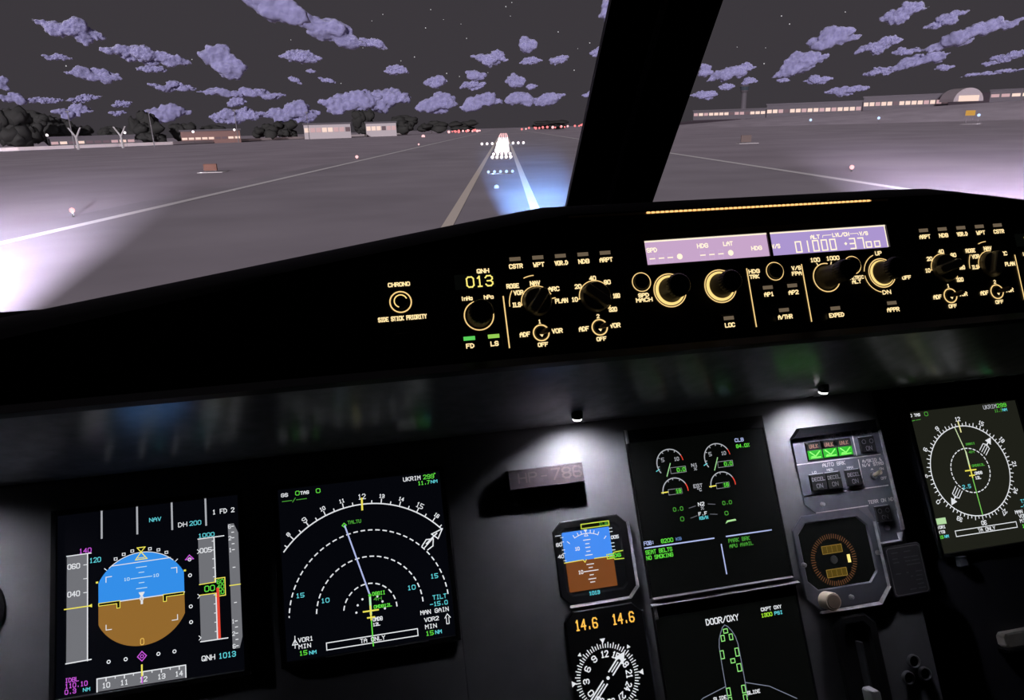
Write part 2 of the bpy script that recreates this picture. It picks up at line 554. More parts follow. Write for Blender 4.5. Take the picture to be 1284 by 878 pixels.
def efis(sgn, label):
    root = thing('display_control_panel', label, 'control panel', GP, sgn * 240, 0)
    off = sgn * 240

    def L(u):
        return sgn * abs(u) - off if sgn < 0 else abs(u) - off
    lo, hi = sorted((L(156), L(327)))
    P('face_plate', BLACK, root, lambda m: m.box(lo, -85, hi, 17, -2.5, 0, .6))
    P('lower_edge_strip', pbr('edge_brown', (0.08, 0.07, 0.055), 0.4), root, lambda m: m.box(lo + 2, -86.5, hi - 2, -85, -2.5, -0.6, .3))  # thin brown strip along the plate's lower edge
    names = ['CSTR', 'WPT', 'VOR.D', 'NDB', 'ARPT']
    us = [-250.6, -229.8, -209.0, -188.0, -167.0] if sgn < 0 else [250.2, 228.8, 207.2, 185.6, 164.2]
    for t_, u in zip(names, us):
        led_button(root, u - off, 3.2, t_, LEDOFF, tw=11.5 if len(t_) > 3 else 9.5)
    cm, cr_ = (L(234.8), -36.6), (L(181.0), -36.4)
    kx = -1 if False else 1
    # rose / mode selector
    s = selector(root, cm, 52 if sgn < 0 else 70)
    P('scale_arc', WARM2, s, lambda m: (m.line(arc(cm, 14.4, 25 if sgn < 0 else 80, 188, 30), .8, .6), m.line(arc((cm[0], cm[1] - 1), 25.2, 92, 112, 10), .8, .6), m.line(arc((cm[0], cm[1] - 1), 25.2, 150, 182, 10), .8, .6), [m.line([(cm[0] + 14.2 * math.cos(math.radians(a)), cm[1] + 14.2 * math.sin(math.radians(a))), (cm[0] + 16.6 * math.cos(math.radians(a)), cm[1] + 16.6 * math.sin(math.radians(a)))], 0.90, .6) for a in ((185, 145, 92, 42, 8) if sgn < 0 else (185, 145, 92))]))
    for t_, du, dv, w_ in (('ILS', -19, -1.2, 7), ('VOR', -16, 9.6, 8), ('NAV', 0, 17, 8.5), ('ROSE', -20.4, 16, 10.5), ('ARC', 16.3, 10.4, 9.5), ('PLAN', 22, -.8, 11)):
        T(s, t_, cm[0] + du - w_ / 2, cm[1] + dv - 1.7, cm[0] + du + w_ / 2, cm[1] + dv + 1.7, WARM, 0.95, .6)
    # range selector
    s = selector(root, cr_, 140 if sgn < 0 else 15, 14)
    P('scale_arc', WARM2, s, lambda m: (m.line(arc(cr_, 15.0, 50 if sgn < 0 else 80, 183, 30), .8, .6), m.line(arc(cr_, 15.6, -48, -36, 6), .8, .6), [m.line([(cr_[0] + 14.8 * math.cos(math.radians(a)), cr_[1] + 14.8 * math.sin(math.radians(a))), (cr_[0] + 17 * math.cos(math.radians(a)), cr_[1] + 17 * math.sin(math.radians(a)))], 0.90, .6) for a in (183, 145, 90, 45)]))
    for t_, du, dv, w_ in (('10', -19.6, -.9, 5), ('20', -14.9, 10.7, 5.5), ('40', -.4, 17.2, 5.5), ('80', 12.8, 12.6, 5.5), ('160', 19.6, -.6, 6), ('320', 14.5, -12.8, 7)):
        T(s, t_, cr_[0] + du - w_ / 2, cr_[1] + dv - 1.7, cr_[0] + du + w_ / 2, cr_[1] + dv + 1.7, WARM, 0.95, .6)
    toggle(root, (cm[0], -64.6), '1' if sgn < 0 else '2')
    toggle(root, (cr_[0], -64.4), '2' if sgn < 0 else '1')
    P('divider_line', WARM2, root, lambda m: m.line([(L(264.8), -29.5 if sgn < 0 else -29), (L(264.6), -75)], 1.1, .6))
    # barometric setting
    q = L(288)
    w = P('readout_window', ECSCR, root, lambda m: m.box(q - 18, -20.3, q + 18, -7, -.5, .8, .4))
    P('digit', SEGY, w, lambda m: m.text('013', q - 7.5, -18.8, q + 15.2, -9.8, 1.2, 1.1))
    T(w, 'QNH', q + 2.8, -6.6, q + 13, -3.4, WARM, 0.90, .6)
    k = round_knob(root, (q, -44.5), 13.3, 22, 9.5, 10.2, 95, 395, False)
    T(k, 'inHg', q - 13.8, -30, q - 4.4, -27, WARM, 0.85, .6)
    T(k, 'hPa', q + 6.4, -30.2, q + 14.2, -27.2, WARM, 0.85, .6)
    for t_, u, mt in (('FD', q - 10.9, LEDGRN), ('LS', q + 10.4, LEDLIM)):
        led_button(root, u, -64.1, t_, mt, tw=6.2, gap=4.9)
    return root


efis(-1, 'black display control panel with 013 readout left of the autopilot panel')
efis(1, 'black display control panel right of the autopilot panel at the frame edge')

# chronometer / side stick panel
ch = thing('chronometer_panel', 'black chronometer button panel at the left end of the lit controls', 'control panel', GP, -354, -28)
P('face_plate', BLACK, ch, lambda m: m.box(-25, -55, 25.5, 36, -2.5, 0, .6))
bt = P('push_button', SATIN, ch, lambda m: m.loft([(circ((0, 1), 6.6, 32), 0), (circ((0, 1), 6.4, 32), 3), (circ((0, 1), 5.2, 32), 4)]), True)
P('light_ring', WARM2, bt, lambda m: ring_part(m, (0, 1), 8.5, 9.6, .6))
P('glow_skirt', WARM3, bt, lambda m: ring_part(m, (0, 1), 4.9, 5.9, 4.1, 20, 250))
T(ch, 'CHRONO', -9, 15, 9, 18, WARM, 0.85, .6)
T(ch, 'SIDE STICK PRIORITY', -20, -14.8, 20.5, -11.5, WARM, 0.85, .6)
P('indicator_window', SATIN, ch, lambda m: m.box(-7.5, -40, 4.5, -26, -.5, .8, .5))

# autopilot control unit
ap = thing('autopilot_panel', 'black autopilot panel with violet readout window and lit knobs', 'control panel', GP, 0, 0)
P('face_plate', BLACK, ap, lambda m: m.box(-154.5, -88, 154.5, 19, -2.5, 0, .6))
P('lower_edge_strip', pbr('edge_brown', (0.08, 0.07, 0.055), 0.4), ap, lambda m: m.box(-150, -89.5, 150, -88, -2.5, -.6, .3))  # brown strip below the autopilot plate
wn_ = P('readout_window', LCD, ap, lambda m: m.box(-3, -11, 123, 11.5, -.5, .5, .2))
P('left_screen', em('lcd_pink', (200, 166, 202)), wn_, lambda m: m.box(-128, -11, -3, 11.5, -.5, .5, .2))
P('window_glow_edge', LCDW, wn_, lambda m: (m.line([(-128, 11.2), (123, 11.2)], 1.5, 1.0), m.line([(122.6, 11), (122.6, -10)], 1.1, 1.0), m.line([(-127.7, 11), (-127.7, 2)], .6, 1.0)))
P('window_frame', SATIN, wn_, lambda m: [m.box(*b, -.5, 3, .4) for b in ((-130, 11.8, 126, 13.2), (-130, -12.8, 126, -11.2), (-130, -11.2, -128.2, 11.8), (123.6, -11.2, 126, 11.8))])
P('window_divider', pbr('divider_brown', (0.06, 0.03, 0.04), .6), wn_, lambda m: m.box(-4.6, -11, -1.6, 11.8, .5, 2.6, .3))
for s_, b in (('SPD', (-126, 1.2, -116.8, 4.8)), ('HDG', (-76.2, 2, -65.8, 5.6)), ('LAT', (-49.8, 2.4, -40.7, 5.8)), ('HDG', (-22, -3.8, -11.8, -.5)), ('V/S', (-.8, -3.5, 7.3, 0)), ('ALT', (41.3, 3, 50.6, 6.4)), ('LVL/CH', (65, 3.6, 82.5, 6.8)), ('V/S', (94.4, 3.2, 103, 6.4))):
    T(wn_, s_, *b, LCDW, 0.95, .8)
P('bracket', LCDW, wn_, lambda m: (m.line([(53.8, 3.6), (54.6, 5.6), (63.4, 5.6)], .6, .8), m.line([(84, 5.4), (92.4, 5.4), (92.8, 3.6)], .6, .8)))
for u in (-122.2, -113.2, -104.6, -72.2, -63.1, -54.0):
    P('dash', LCDW, wn_, lambda m: m.line([(u - 2.2, -5.3), (u + 2.2, -5.3)], 1.1, .9))
    P('ghost_segment', DOTW, wn_, lambda m: m.line(rect(u - 2.4, -9.4, u + 2.4, -1.6), .4, .7, True))
for u in (-95.2, -44.0):
    P('managed_dot', LCDW, wn_, lambda m: m.flat(circ((u, -5), 2.8, 20), .9))


def seg7(m, d, u, v, w, h, t, n):
    on = {'0': 'abcdef', '1': 'bc', '3': 'abcdg', '7': 'abc', '4': 'bcfg', '6': 'acdefg'}[d]
    S = {'a': ((u, v + h), (u + w, v + h)), 'b': ((u + w, v + h / 2), (u + w, v + h)), 'c': ((u + w, v), (u + w, v + h / 2)), 'd': ((u, v), (u + w, v)), 'e': ((u, v), (u, v + h / 2)), 'f': ((u, v + h / 2), (u, v + h)), 'g': ((u, v + h / 2), (u + w, v + h / 2))}
    for q in on:
        m.line(S[q], t, n)


for i, d in enumerate('01000'):
    P('digit', LCDW, wn_, lambda m: seg7(m, d, 23.8 + i * 9.2 - (2 if d == '1' else 0), -9.2, 5.6, 10.2, 1.3, 1.0))
P('digit', LCDW, wn_, lambda m: m.flat(circ((77.2, -4.2), 1.7, 4), 1.0))
for i, d in enumerate('37'):
    P('digit', LCDW, wn_, lambda m: seg7(m, d, 82 + i * 9.2, -9.6, 5.4, 10, 1.3, 1.0))
for u in (99.4, 108.6):
    P('digit', LCDW, wn_, lambda m: m.line(rect(u, -9.4, u + 5.4, -4), 1.2, 1.0, True))

for c, txts in (((-135.8, -26.2), (('SPD', -5, -13.8), ('MACH', -.1, -18.2))), ((-2.1, -25.9), ())):
    b_ = P('push_button', BLACK, ap, lambda m: m.loft([(circ(c, 7.4, 32), 0), (circ(c, 7.2, 32), 3), (circ(c, 6, 32), 4)]), True)
    P('light_ring', WARM2, b_, lambda m: ring_part(m, c, 8.3, 9.1, .6))
    for i, (t_, _, dv) in enumerate(txts):
        w_ = 9.4 if i == 0 else 15
        T(b_, t_, c[0] - w_ / 2 + .2, c[1] + dv, c[0] + w_ / 2 + .2, c[1] + dv + 3, WARM, 0.95, .6)
T(ap, 'HDG', -28.6, -26, -18, -22.8, WARM, 0.95, .6)
T(ap, 'TRK', -28.6, -31, -19.4, -28, WARM, 0.95, .6)
T(ap, 'V/S', 16, -26, 25, -22.8, WARM, 0.95, .6)
T(ap, 'FPA', 15.4, -31.2, 24.8, -28.2, WARM, 0.95, .6)
round_knob(ap, (-109.5, -36), 16.0, 24, 10.8, 10.4, 30, 340)
round_knob(ap, (-59.5, -36), 16.0, 24, 10.8, 10.0, 30, 340)
k = round_knob(ap, (50.6, -36), 14.4, 33, 10.6, 9.6, 75, 330, False)
P('collar', pbr('knob_bronze', (0.16, 0.13, 0.10), .35, .4), k, lambda m: m.loft([(circ((50.6, -36), 9.2, 40), 12), (circ((50.6, -36), 8.6, 40), 18)], False, False), True)
T(k, '100', 37, -19.6, 46.4, -16.2, WARM, 0.95, .6)
T(k, '1000', 54.2, -19.2, 67.4, -15.8, WARM, 0.95, .6)
P('tick', WARM, k, lambda m: (m.line([(43.6, -23.2), (42.8, -21.2)], 0.90, .6), m.line([(57.6, -23.2), (58.4, -21.2)], 0.90, .6)))
b_ = P('push_button', BLACK, ap, lambda m: m.loft([(circ((80.4, -26), 7.6, 32), 0), (circ((80.4, -26), 7.2, 32), 3), (circ((80.4, -26), 6, 32), 4)]), True)
P('light_ring', WARM2, b_, lambda m: ring_part(m, (80.4, -26), 8.4, 9.2, .6, -75, 160))
T(b_, 'METRIC', 75.5, -39.8, 89.6, -37, WARM, 0.80, .6)
T(b_, 'ALT', 77, -44, 86, -41, WARM, 0.90, .6)
k = round_knob(ap, (110.8, -36), 14.8, 23, 10.6, 10.2, 40, 340)
P('scale_arc', WARM2, k, lambda m: (m.line(arc((110.8, -36), 19.3, 110, 170, 18), .8, .6), m.line(arc((110.8, -36), 19.3, 185, 255, 18), .8, .6)))
T(k, 'UP', 107.6, -17.8, 114, -14.4, WARM, 0.90, .6)
T(k, 'DN', 107.4, -57, 116, -53.6, WARM, 0.90, .6)
T(k, 'V/S', 128, -27.6, 135, -24.4, WARM, 0.80, .6)
T(k, 'OFF', 131.8, -44, 141, -41, WARM, 0.95, .6)
for t_, u, v, w_ in (('LOC', -57.4, -66.9, 9.2), ('AP1', -13.3, -41.3, 9), ('AP2', 12.0, -41.4, 9.4), ('A/THR', -.8, -64, 14), ('EXPED', 52.4, -66.8, 15), ('APPR', 113.4, -66.6, 12.6)):
    led_button(ap, u, v, t_, LEDOFF, tw=w_)
for u in (-30.4, 26.6):
    P('divider_line', WARM2, ap, lambda m: m.line([(u, -21.6), (u, -76.8)], 1.1, .6))

# ------------------------------------------------------------------ main instrument panel
ip = thing('instrument_panel', 'dark grey main instrument panel below the glareshield', 'panel', MP, 217.7, -200)


def ipl(u, v):
    return (u - 217.7, v + 200)


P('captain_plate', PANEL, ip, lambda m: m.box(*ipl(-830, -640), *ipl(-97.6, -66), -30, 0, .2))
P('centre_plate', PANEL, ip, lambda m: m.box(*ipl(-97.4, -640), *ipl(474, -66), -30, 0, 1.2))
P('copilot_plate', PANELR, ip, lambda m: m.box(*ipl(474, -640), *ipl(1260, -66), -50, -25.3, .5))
P('ridge_bar', PAINTD, ip, lambda m: chamfer(m, ipl(129, -310.9), ipl(308, -310.9), ipl(129, -312.4), ipl(308, -312.4), 5, 2))  # chamfered edge coloured paler for the lamplight it catches
P('ridge_bar', SILVER, ip, lambda m: chamfer(m, ipl(125, -317.4), ipl(315, -317.4), ipl(125, -319.4), ipl(315, -319.4), 5.5))
P('corner_tab', PAINTD, ip, lambda m: m.box(*ipl(125.6, -130), *ipl(129.4, -113), .2, 4, .8))  # pale grey carries the lit look of the tab edge
P('corner_tab', PAINTD, ip, lambda m: m.box(*ipl(127.4, -335), *ipl(131.2, -318.4), .2, 4, .8))


def display(name, label, fr, u, v, w, h, mat, bez=6.0, bh=4.0, cat='display', top=None, n=0.0, bot=None):
    top = bez if top is None else top
    bot = bez if bot is None else bot
    root = thing(name, label, cat, fr, u, v, n)
    P('bezel', SATIN, root, lambda m: m.loft([(rect(-bez, -h - bot, w + bez, top), .2), (rect(-bez, -h - bot, w + bez, top), bh - .8), (rect(-bez + .8, -h - bot + .2, w + bez - .8, top - .8), bh), (rect(-.6, -h - .6, w + .6, .6), bh), (rect(0, -h, w, 0), 1.2)], False, False))
    s = P('screen', mat, root, lambda m: m.box(.05, -h + .05, w - .05, -.05, .3, 1.2))
    return root, s


# --- primary flight display
pf, sc = display('flight_display', 'square flight display with blue and brown horizon, leftmost screen', MP, -508, -136, 181, 180.6, NDSCR)
N = 1.5
C0 = (81.6, -95)


def ball(a0, a1, top):
    p = []
    for i in range(49):
        t = math.radians(a0 + (a1 - a0) * i / 48)
        p.append((C0[0] + max(-42, min(42, 47 * math.cos(t))), C0[1] + 47 * math.sin(t)))
    return p


att = P('attitude_ball', BLU, pf, lambda m: m.flat(ball(0, 180, True), N))
P('ground_half', BRN, att, lambda m: m.flat(ball(180, 360, False), N))
P('horizon_line', WHT, att, lambda m: (m.line([(40, -95), (123.6, -94.6)], 1.0, N + .15), m.line([(52.6, -58.2), (110.4, -57.4)], .8, N + .15), m.line(arc(C0, 47, 48, 132, 30), .7, N + .15)))
P('pitch_ladder', em('glow_pale_blue', (190, 222, 245)), att, lambda m: [m.line([(81.6 - w, y), (81.6 + w, y)], .8, N + .2) for y, w in ((-63.2, 5), (-68.6, 2.4), (-73.9, 10.2), (-79.1, 2.4), (-84.7, 5), (-90, 2.2))])
for u in (64.5, 93.2):
    T(att, '10', u, -75, u + 5.2, -72.4, em('glow_pale_blue', (190, 222, 245)), .6, N + .2)
P('corner_bracket', WHT, att, lambda m: [m.line(q, .8, N + .2) for q in ([(47, -74), (47, -68.8), (52.4, -68.8)], [(111.3, -68.4), (116.7, -68.4), (116.7, -73.8)], [(46.9, -116.6), (46.9, -121.5), (52, -121.5)], [(116.3, -116.5), (116.3, -121.4), (111, -121.4)])])
for sx in (-1, 1):
    wp = [(81.6 + sx * x, y) for x, y in ((41.6, -94.2), (21.2, -94.2), (21.2, -101.4), (24.2, -101.4), (24.2, -96.8), (41.6, -96.8))]
    b_ = P('wing_symbol', em('pixel_black', (4, 4, 6)), att, lambda m: (m.flat(wp[:4] + [wp[4], wp[5]], N + .3)))
    P('outline', YEL, b_, lambda m: m.line(wp, .7, N + .4, True))
P('centre_mark', WHT, att, lambda m: (m.line(rect(80.2, -96.4, 83, -93.6), .9, N + .5, True), m.flat(rect(80.6, -100.8, 82.8, -97), N + .45), m.flat([(78.6, -88.6), (84.6, -88.6), (82.4, -93), (80.8, -93)], N + .45)))
P('bank_pointer', YEL, pf, lambda m: (m.line([(81.6, -47.8), (76, -55.2), (87.4, -55.2)], .9, N + .4, True), m.line([(81.6, -47.8), (77.8, -43), (85.6, -43)], .9, N + .4, True), m.line([(78.6, -53.6), (84.8, -53.6)], .7, N + .4)))
P('bank_scale', WHT, pf, lambda m: ([m.line(rect(81.6 + 50.2 * math.sin(a) - 1.4, -95 + 50.2 * math.cos(a) - 1.2, 81.6 + 50.2 * math.sin(a) + 1.4, -95 + 50.2 * math.cos(a) + 1.2), .7, N + .2, True) for a in (math.radians(q) for q in (-30, -20, -10, 10, 20, 30))], m.line([(47.6, -61.8), (45.6, -60)], .8, N + .2), m.line([(115.6, -61.8), (117.6, -60)], .8, N + .2)))
P('bank_mark', YEL, pf, lambda m: (m.flat(rect(37.2, -73.9, 39.4, -72), N + .2), m.flat(rect(123.6, -73.6, 125.8, -71.8), N + .2)))
for u in (42.9, 78.0, 113.0, 147.6):
    P('mode_divider', WH2, pf, lambda m: m.line([(u, -.8), (u, -28)], 1.8, N))
T(pf, 'NAV', 90.4, -17.4, 101.8, -13.8, CYA)
T(pf, 'DH', 119.4, -26.7, 128, -22.4, WHT)
T(pf, '200', 130.9, -26.6, 142.3, -22.4, CYA)
T(pf, '1 FD 2', 154.8, -17.6, 176.9, -13.2, WHT, .8)
T(pf, 'QNH', 139.2, -166.2, 151.8, -161.6, WHT, .8)
T(pf, '1013', 156, -166.4, 172.5, -161.6, CYA, .8)
sp = P('speed_tape', TAPE, pf, lambda m: m.flat(rect(9.3, -148.4, 29.2, -42.5), N))
P('scale', WHT, sp, lambda m: (m.line([(9.3, -42.5), (32.6, -42.2)], 1.0, N + .2), m.line([(9.1, -148.4), (32.6, -147.8)], 1.1, N + .2), m.line([(29.2, -42.5), (29.2, -148.4)], 1.1, N + .2), [m.line([(25.6, y), (29, y)], .8, N + .2) for y in (-53.4, -67.4, -81.4)]))
T(sp, '060', 10.3, -55.8, 21.6, -51.2, WHT, .85, N + .2)
T(sp, '040', 10.4, -83.6, 21.6, -78.8, WHT, .85, N + .2)
P('speed_line', YEL, pf, lambda m: (m.line([(7.5, -95.4), (33, -95.2)], 1.1, N + .4), m.flat([(33.6, -93.4), (33.6, -97), (29.6, -95.2)], N + .4)))
T(pf, '140', 21.2, -41.2, 32.6, -36.8, MAG, .7)
T(pf, '120', 31.3, -52.1, 41.8, -47.6, CYA, .7)
P('glide_marker', MAG, pf, lambda m: (m.line([(129.6, -57.4), (125.6, -61.8), (133.6, -61.8)], .9, N, True), m.line([(80.9, -147.6), (76.6, -152.4), (80.9, -157), (85.2, -152.4)], .9, N, True), m.line(circ((80.9, -152.4), 1.5, 10), .7, N, True)))
P('deviation_dot', WHT, pf, lambda m: [m.line(circ(c, 1.5, 12), .8, N, True) for c in ((129.7, -62), (129.7, -78.4), (129.6, -110.2), (129.5, -126), (49.1, -152.8), (65.3, -152.8), (96.8, -152.5), (112.4, -152.5))])
T(pf, '0', 79.8, -141, 83, -135, em('glow_orange', (235, 190, 90)), .7, N + .2)
hd = P('heading_tape', TAPE, pf, lambda m: m.flat(rect(38.2, -179.8, 123, -167.5), N))
P('scale', WHT, hd, lambda m: (m.line([(38.2, -179.8), (38.2, -167.5), (123, -167.5), (123, -179.4)], 1.1, N + .2), [m.line([(u, -167.5), (u, -170.6)], 1.1, N + .2) for u in (46.7, 64, 81.6, 99.4, 116.8)], [m.line([(u, -167.5), (u, -169.4)], .9, N + .2) for u in (55.3, 72.6, 90.4, 108)]))
for s_, u in (('10', 46.7), ('11', 63.9), ('12', 82), ('13', 99.4), ('14', 116.4)):
    T(hd, s_, u - 3.4, -177, u + 3.4, -172.6, WHT, .8, N + .2)
P('heading_pointer', YEL, pf, lambda m: m.line([(80.8, -161), (80.8, -171)], 1.5, N + .4))
P('track_mark', MAG, pf, lambda m: m.line([(80.9, -172), (80.9, -178)], 1.2, N + .4))
T(pf, 'IDBL', 8.6, -166.4, 20.8, -162.6, MAG, .65)
T(pf, '110.10', 8.6, -171.9, 29, -167.8, MAG, .65)
T(pf, '0.3', 8.4, -177.4, 18.4, -173.4, MAG, .65)
T(pf, 'NM', 25.3, -177.4, 31.4, -174.4, CYA, .6)
al = P('altitude_tape', TAPE, pf, lambda m: (m.flat(rect(138.9, -89.2, 155, -42), N), m.flat(rect(138.7, -147, 154.9, -100.3), N)))
P('scale', WHT, al, lambda m: (m.line([(138.9, -42), (165.3, -41.8)], 1.0, N + .2), m.line([(155.2, -42), (155.2, -147)], 1.2, N + .2), m.line([(138.5, -147), (165.5, -147.2)], 1.1, N + .2), [m.line([(153.2, -46 - 9.3 * i), (155.2, -46 - 9.3 * i)], .8, N + .2) for i in range(11)], m.line([(138, -57), (140, -55), (138, -53)], .7, N + .2), m.line([(137, -103), (139, -101), (137, -99)], .7, N + .2), m.line([(137, -145), (139, -143), (137, -141)], .7, N + .2)))
T(al, '005', 140.6, -56.7, 152.2, -52.3, WHT, .85, N + .2)
T(pf, '1000', 139.5, -40.6, 155.4, -36.8, CYA, .7)
bx = P('altitude_box', em('pixel_black', (4, 4, 6)), pf, lambda m: m.flat(rect(139.4, -100, 164.6, -89.4), N + .25))
P('outline', YEL, bx, lambda m: m.line([(139, -89.3), (154.6, -88.8), (154.6, -85.4), (164.8, -85.4), (164.8, -103.6), (155, -103.8), (155, -100.3), (139, -100.2)], .9, N + .4))
T(bx, '00', 144.2, -97.2, 154, -91.8, GRN, .9, N + .45)
for i, s_ in enumerate(('60', '40', '20')):
    T(bx, s_, 156.8, -91 - i * 5.4, 163.4, -87 - i * 5.4, GRN, .75, N + .45)
P('ground_strip', RED, pf, lambda m: m.flat(rect(155.9, -146.6, 158.6, -95), N + .5))
vt = P('vertical_speed_tape', TAPE, pf, lambda m: m.flat([(169.9, -30), (175.9, -30), (180.2, -40.4), (180.2, -148.2), (177, -159), (170, -159)], N))
P('scale', WHT, vt, lambda m: [m.line([(173.6, y), (175.6, y)], .9, N + .2) for y in (-33, -39.3, -45.2, -51.5, -57.8, -76.3, -112.7, -131.5, -137.6, -143.9, -150.1, -156.5)])
for s_, y in (('6', -33), ('2', -45.2), ('1', -57.8), ('1', -131.5), ('2', -143.9), ('6', -156.5)):
    T(vt, s_, 170.4, y - 1.9, 172.6, y + 1.9, WHT, .6, N + .2)
P('zero_line', YEL, vt, lambda m: m.line([(169.6, -94.6), (180.2, -94.6)], 1.0, N + .3))
P('glint_lip', pbr('glint_grey', (0.25, 0.25, 0.26), .3, .4), pf, lambda m: m.box(0, -182.4, 181, -181.0, .5, 4.4, .4))  # grey strip standing in for a reflection along the bezel's lower edge

# --- navigation display, arc mode
nd, sc = display('navigation_display', 'square navigation display with dashed range arcs, right of the flight display', MP, -284, -136, 180, 180.4, NDSCR)
C1 = (90.5, -141.7)


def pol(c, r, a):
    return (c[0] + r * math.cos(math.radians(a)), c[1] + r * math.sin(math.radians(a)))


ro = P('compass_arc', WHT, nd, lambda m: (m.line(arc(C1, 115, 41.5, 139.6, 60), 1.3, N), [m.line([pol(C1, 115, 90 - 10.4 * i), pol(C1, 120 if i == int(i) else 118, 90 - 10.4 * i)], 1.1, N) for i in (-4.5, -4, -3.5, -3, -2.5, -2, -1.5, -1, -.5, .5, 1, 1.5, 2, 2.5, 3, 3.5, 4, 4.5) if abs(10.4 * i) < 49]))
for i, s_ in ((-4, '8'), (-3, '9'), (-2, '10'), (-1, '11'), (0, '12'), (1, '13'), (2, '14'), (3, '15'), (4, '16')):
    a = 90 - 10.4 * i
    p = pol(C1, 123.4, a)
    h_ = 2.6 if i % 3 == 0 else 1.8
    w_ = h_ * (0.75 if len(s_) == 1 else 1.5)
    T(ro, s_, p[0] - w_, p[1] - h_, p[0] + w_, p[1] + h_, WHT, .8, N, a - 90)
for r in (86, 57.5, 28.7):
    P('range_arc', WHT, nd, lambda m: m.dash(C1, r, 4 if r > 60 else 2, 176, 1.3, N, 360 / (r * .78), .46))
for s_, b in (('15', (13.2, -117.2, 21.3, -113)), ('10', (39.1, -126.2, 47.3, -122)), ('10', (132.6, -126, 140.9, -121.6)), ('15', (159.1, -117.3, 166.9, -112.9)), ('TILT', (159.2, -140, 174.2, -135.8)), ('-15.0', (155.6, -146.8, 174.7, -142.8))):
    T(nd, s_, *b, CYA, .75)
for s_, b, mt in (('GS', (3.5, -8, 10.2, -4.6), WHT), ('0', (18.8, -7.9, 22.8, -3.6), GRN), ('TAS', (24.2, -7.7, 33, -4.6), WHT), ('0', (41.2, -8, 45.4, -3.6), GRN), ('MAN GAIN', (144.3, -154, 175, -150), WHT), ('VOR2', (147.8, -162, 163.2, -158.2), WHT), ('MIN', (148, -169.4, 160.2, -165.4), WHT), ('15', (148, -176.4, 156, -172.3), GRN), ('NM', (158.5, -176.1, 165, -172.8), CYA), ('VOR1', (12.8, -162.7, 27.8, -158.7), WHT), ('MIN', (13, -169.2, 25.1, -165.4), WHT), ('15', (13.2, -176, 20.8, -172), GRN), ('NM', (23.5, -176.4, 30.3, -173.4), CYA), ('TA ONLY', (77.3, -173.3, 103.4, -169.4), WHT), ('UKRIM', (138.6, -6.9, 157.8, -2.8), WHT), ('299', (161.6, -7, 173.4, -2.6), GRN), ('o', (173.6, -5, 175.8, -1.8), GRN), ('11.7', (154.9, -13, 167.9, -9.2), GRN), ('NM', (169.7, -12.5, 176.7, -9.6), CYA), ('TALTU', (73.2, -46.4, 87.4, -43.2), GRN2), ('DBGII', (94.1, -126.4, 107.4, -123), GRN), ('4H', (95, -131.8, 103.1, -128.6), GRN2), ('OMDB12L', (94.5, -140, 113.4, -137), GRN), ('OMDB', (92.4, -153, 102.3, -149.4), WHT), ('12L', (92, -158, 99.2, -155.2), WHT)):
    T(nd, s_, *b, mt, .75)
P('wind_line', GRN2, nd, lambda m: (m.line([(4.2, -13.1), (14.2, -13.1)], .8, N), m.line([(19.5, -13), (30.1, -12.9)], .8, N), m.line([(15.2, -14.8), (18.2, -10.8)], .8, N)))
P('route_line', LAV, nd, lambda m: m.line([(69.6, -48), (91, -125.4)], 1.6, N + .1))
P('route_tail', em('glow_pale_green', (190, 240, 190)), nd, lambda m: m.line([(91, -125.4), (90.6, -145)], 2.2, N + .12))
P('track_line', GRN, nd, lambda m: m.line([(90.6, -145), (90.5, -178)], 1.3, N + .1))
P('waypoint', GRN, nd, lambda m: (m.line([(69, -45), (66.8, -47.2), (69, -49.4), (71.2, -47.2)], 1.0, N, True), m.flat(circ((91, -125.6), 1.8, 8), N + .2)))
P('aircraft_symbol', YEL, nd, lambda m: (m.line([(82.9, -141.8), (98.6, -141.8)], 1.6, N + .3), m.line([(90.5, -137), (90.5, -151)], 1.6, N + .3), m.line([(86.8, -148.7), (94, -148.7)], 1.5, N + .3)))
P('lubber_line', YEL, nd, lambda m: m.line([(90.4, -20.4), (90, -32.4)], 2.0, N + .2))
P('message_box', WHT, nd, lambda m: m.line(rect(41.5, -175, 139.2, -167.8), 1.0, N, True))
P('bearing_arrow', WHT, nd, lambda m: (m.line([(9, -168), (9.4, -156)], .8, N), m.line([(6.4, -164.6), (9.3, -159.4), (12, -164.6), (6.4, -164.6)], .8, N), m.line([(171.6, -167.6), (171.8, -161)], .8, N), m.line([(174.4, -167.6), (174.6, -161)], .8, N), m.line([(170.2, -161.4), (173.3, -157.2), (176.4, -161.4)], .8, N), m.line([(171.6, -167.6), (174.4, -167.6)], .8, N)))
P('wind_arrow', WHT, nd, lambda m: (m.line([(177.3, -65), (164.6, -69.4), (171.4, -75.2)], 1.2, N, True), m.line([(170.2, -69.4), (158, -79)], 1.6, N), m.line([(152.8, -80.8), (158, -74.6), (166, -74.8), (164.8, -82.4), (158.6, -86)], 1.2, N), m.line([(155.4, -83), (164, -75.6)], 1.1, N)))
P('range_dot', WHT, nd, lambda m: [m.flat(circ(c, 1.2, 8), N) for c in ((82.7, -128.6), (77.2, -134.1), (75.2, -141.5), (99, -128), (104, -134), (106, -141.5))])
P('glint_lip', pbr('glint_grey', (0.25, 0.25, 0.26), .3, .4), nd, lambda m: m.box(40, -182.4, 150, -181.0, .5, 4.4, .4))  # shorter grey strip for the reflected line below this screen

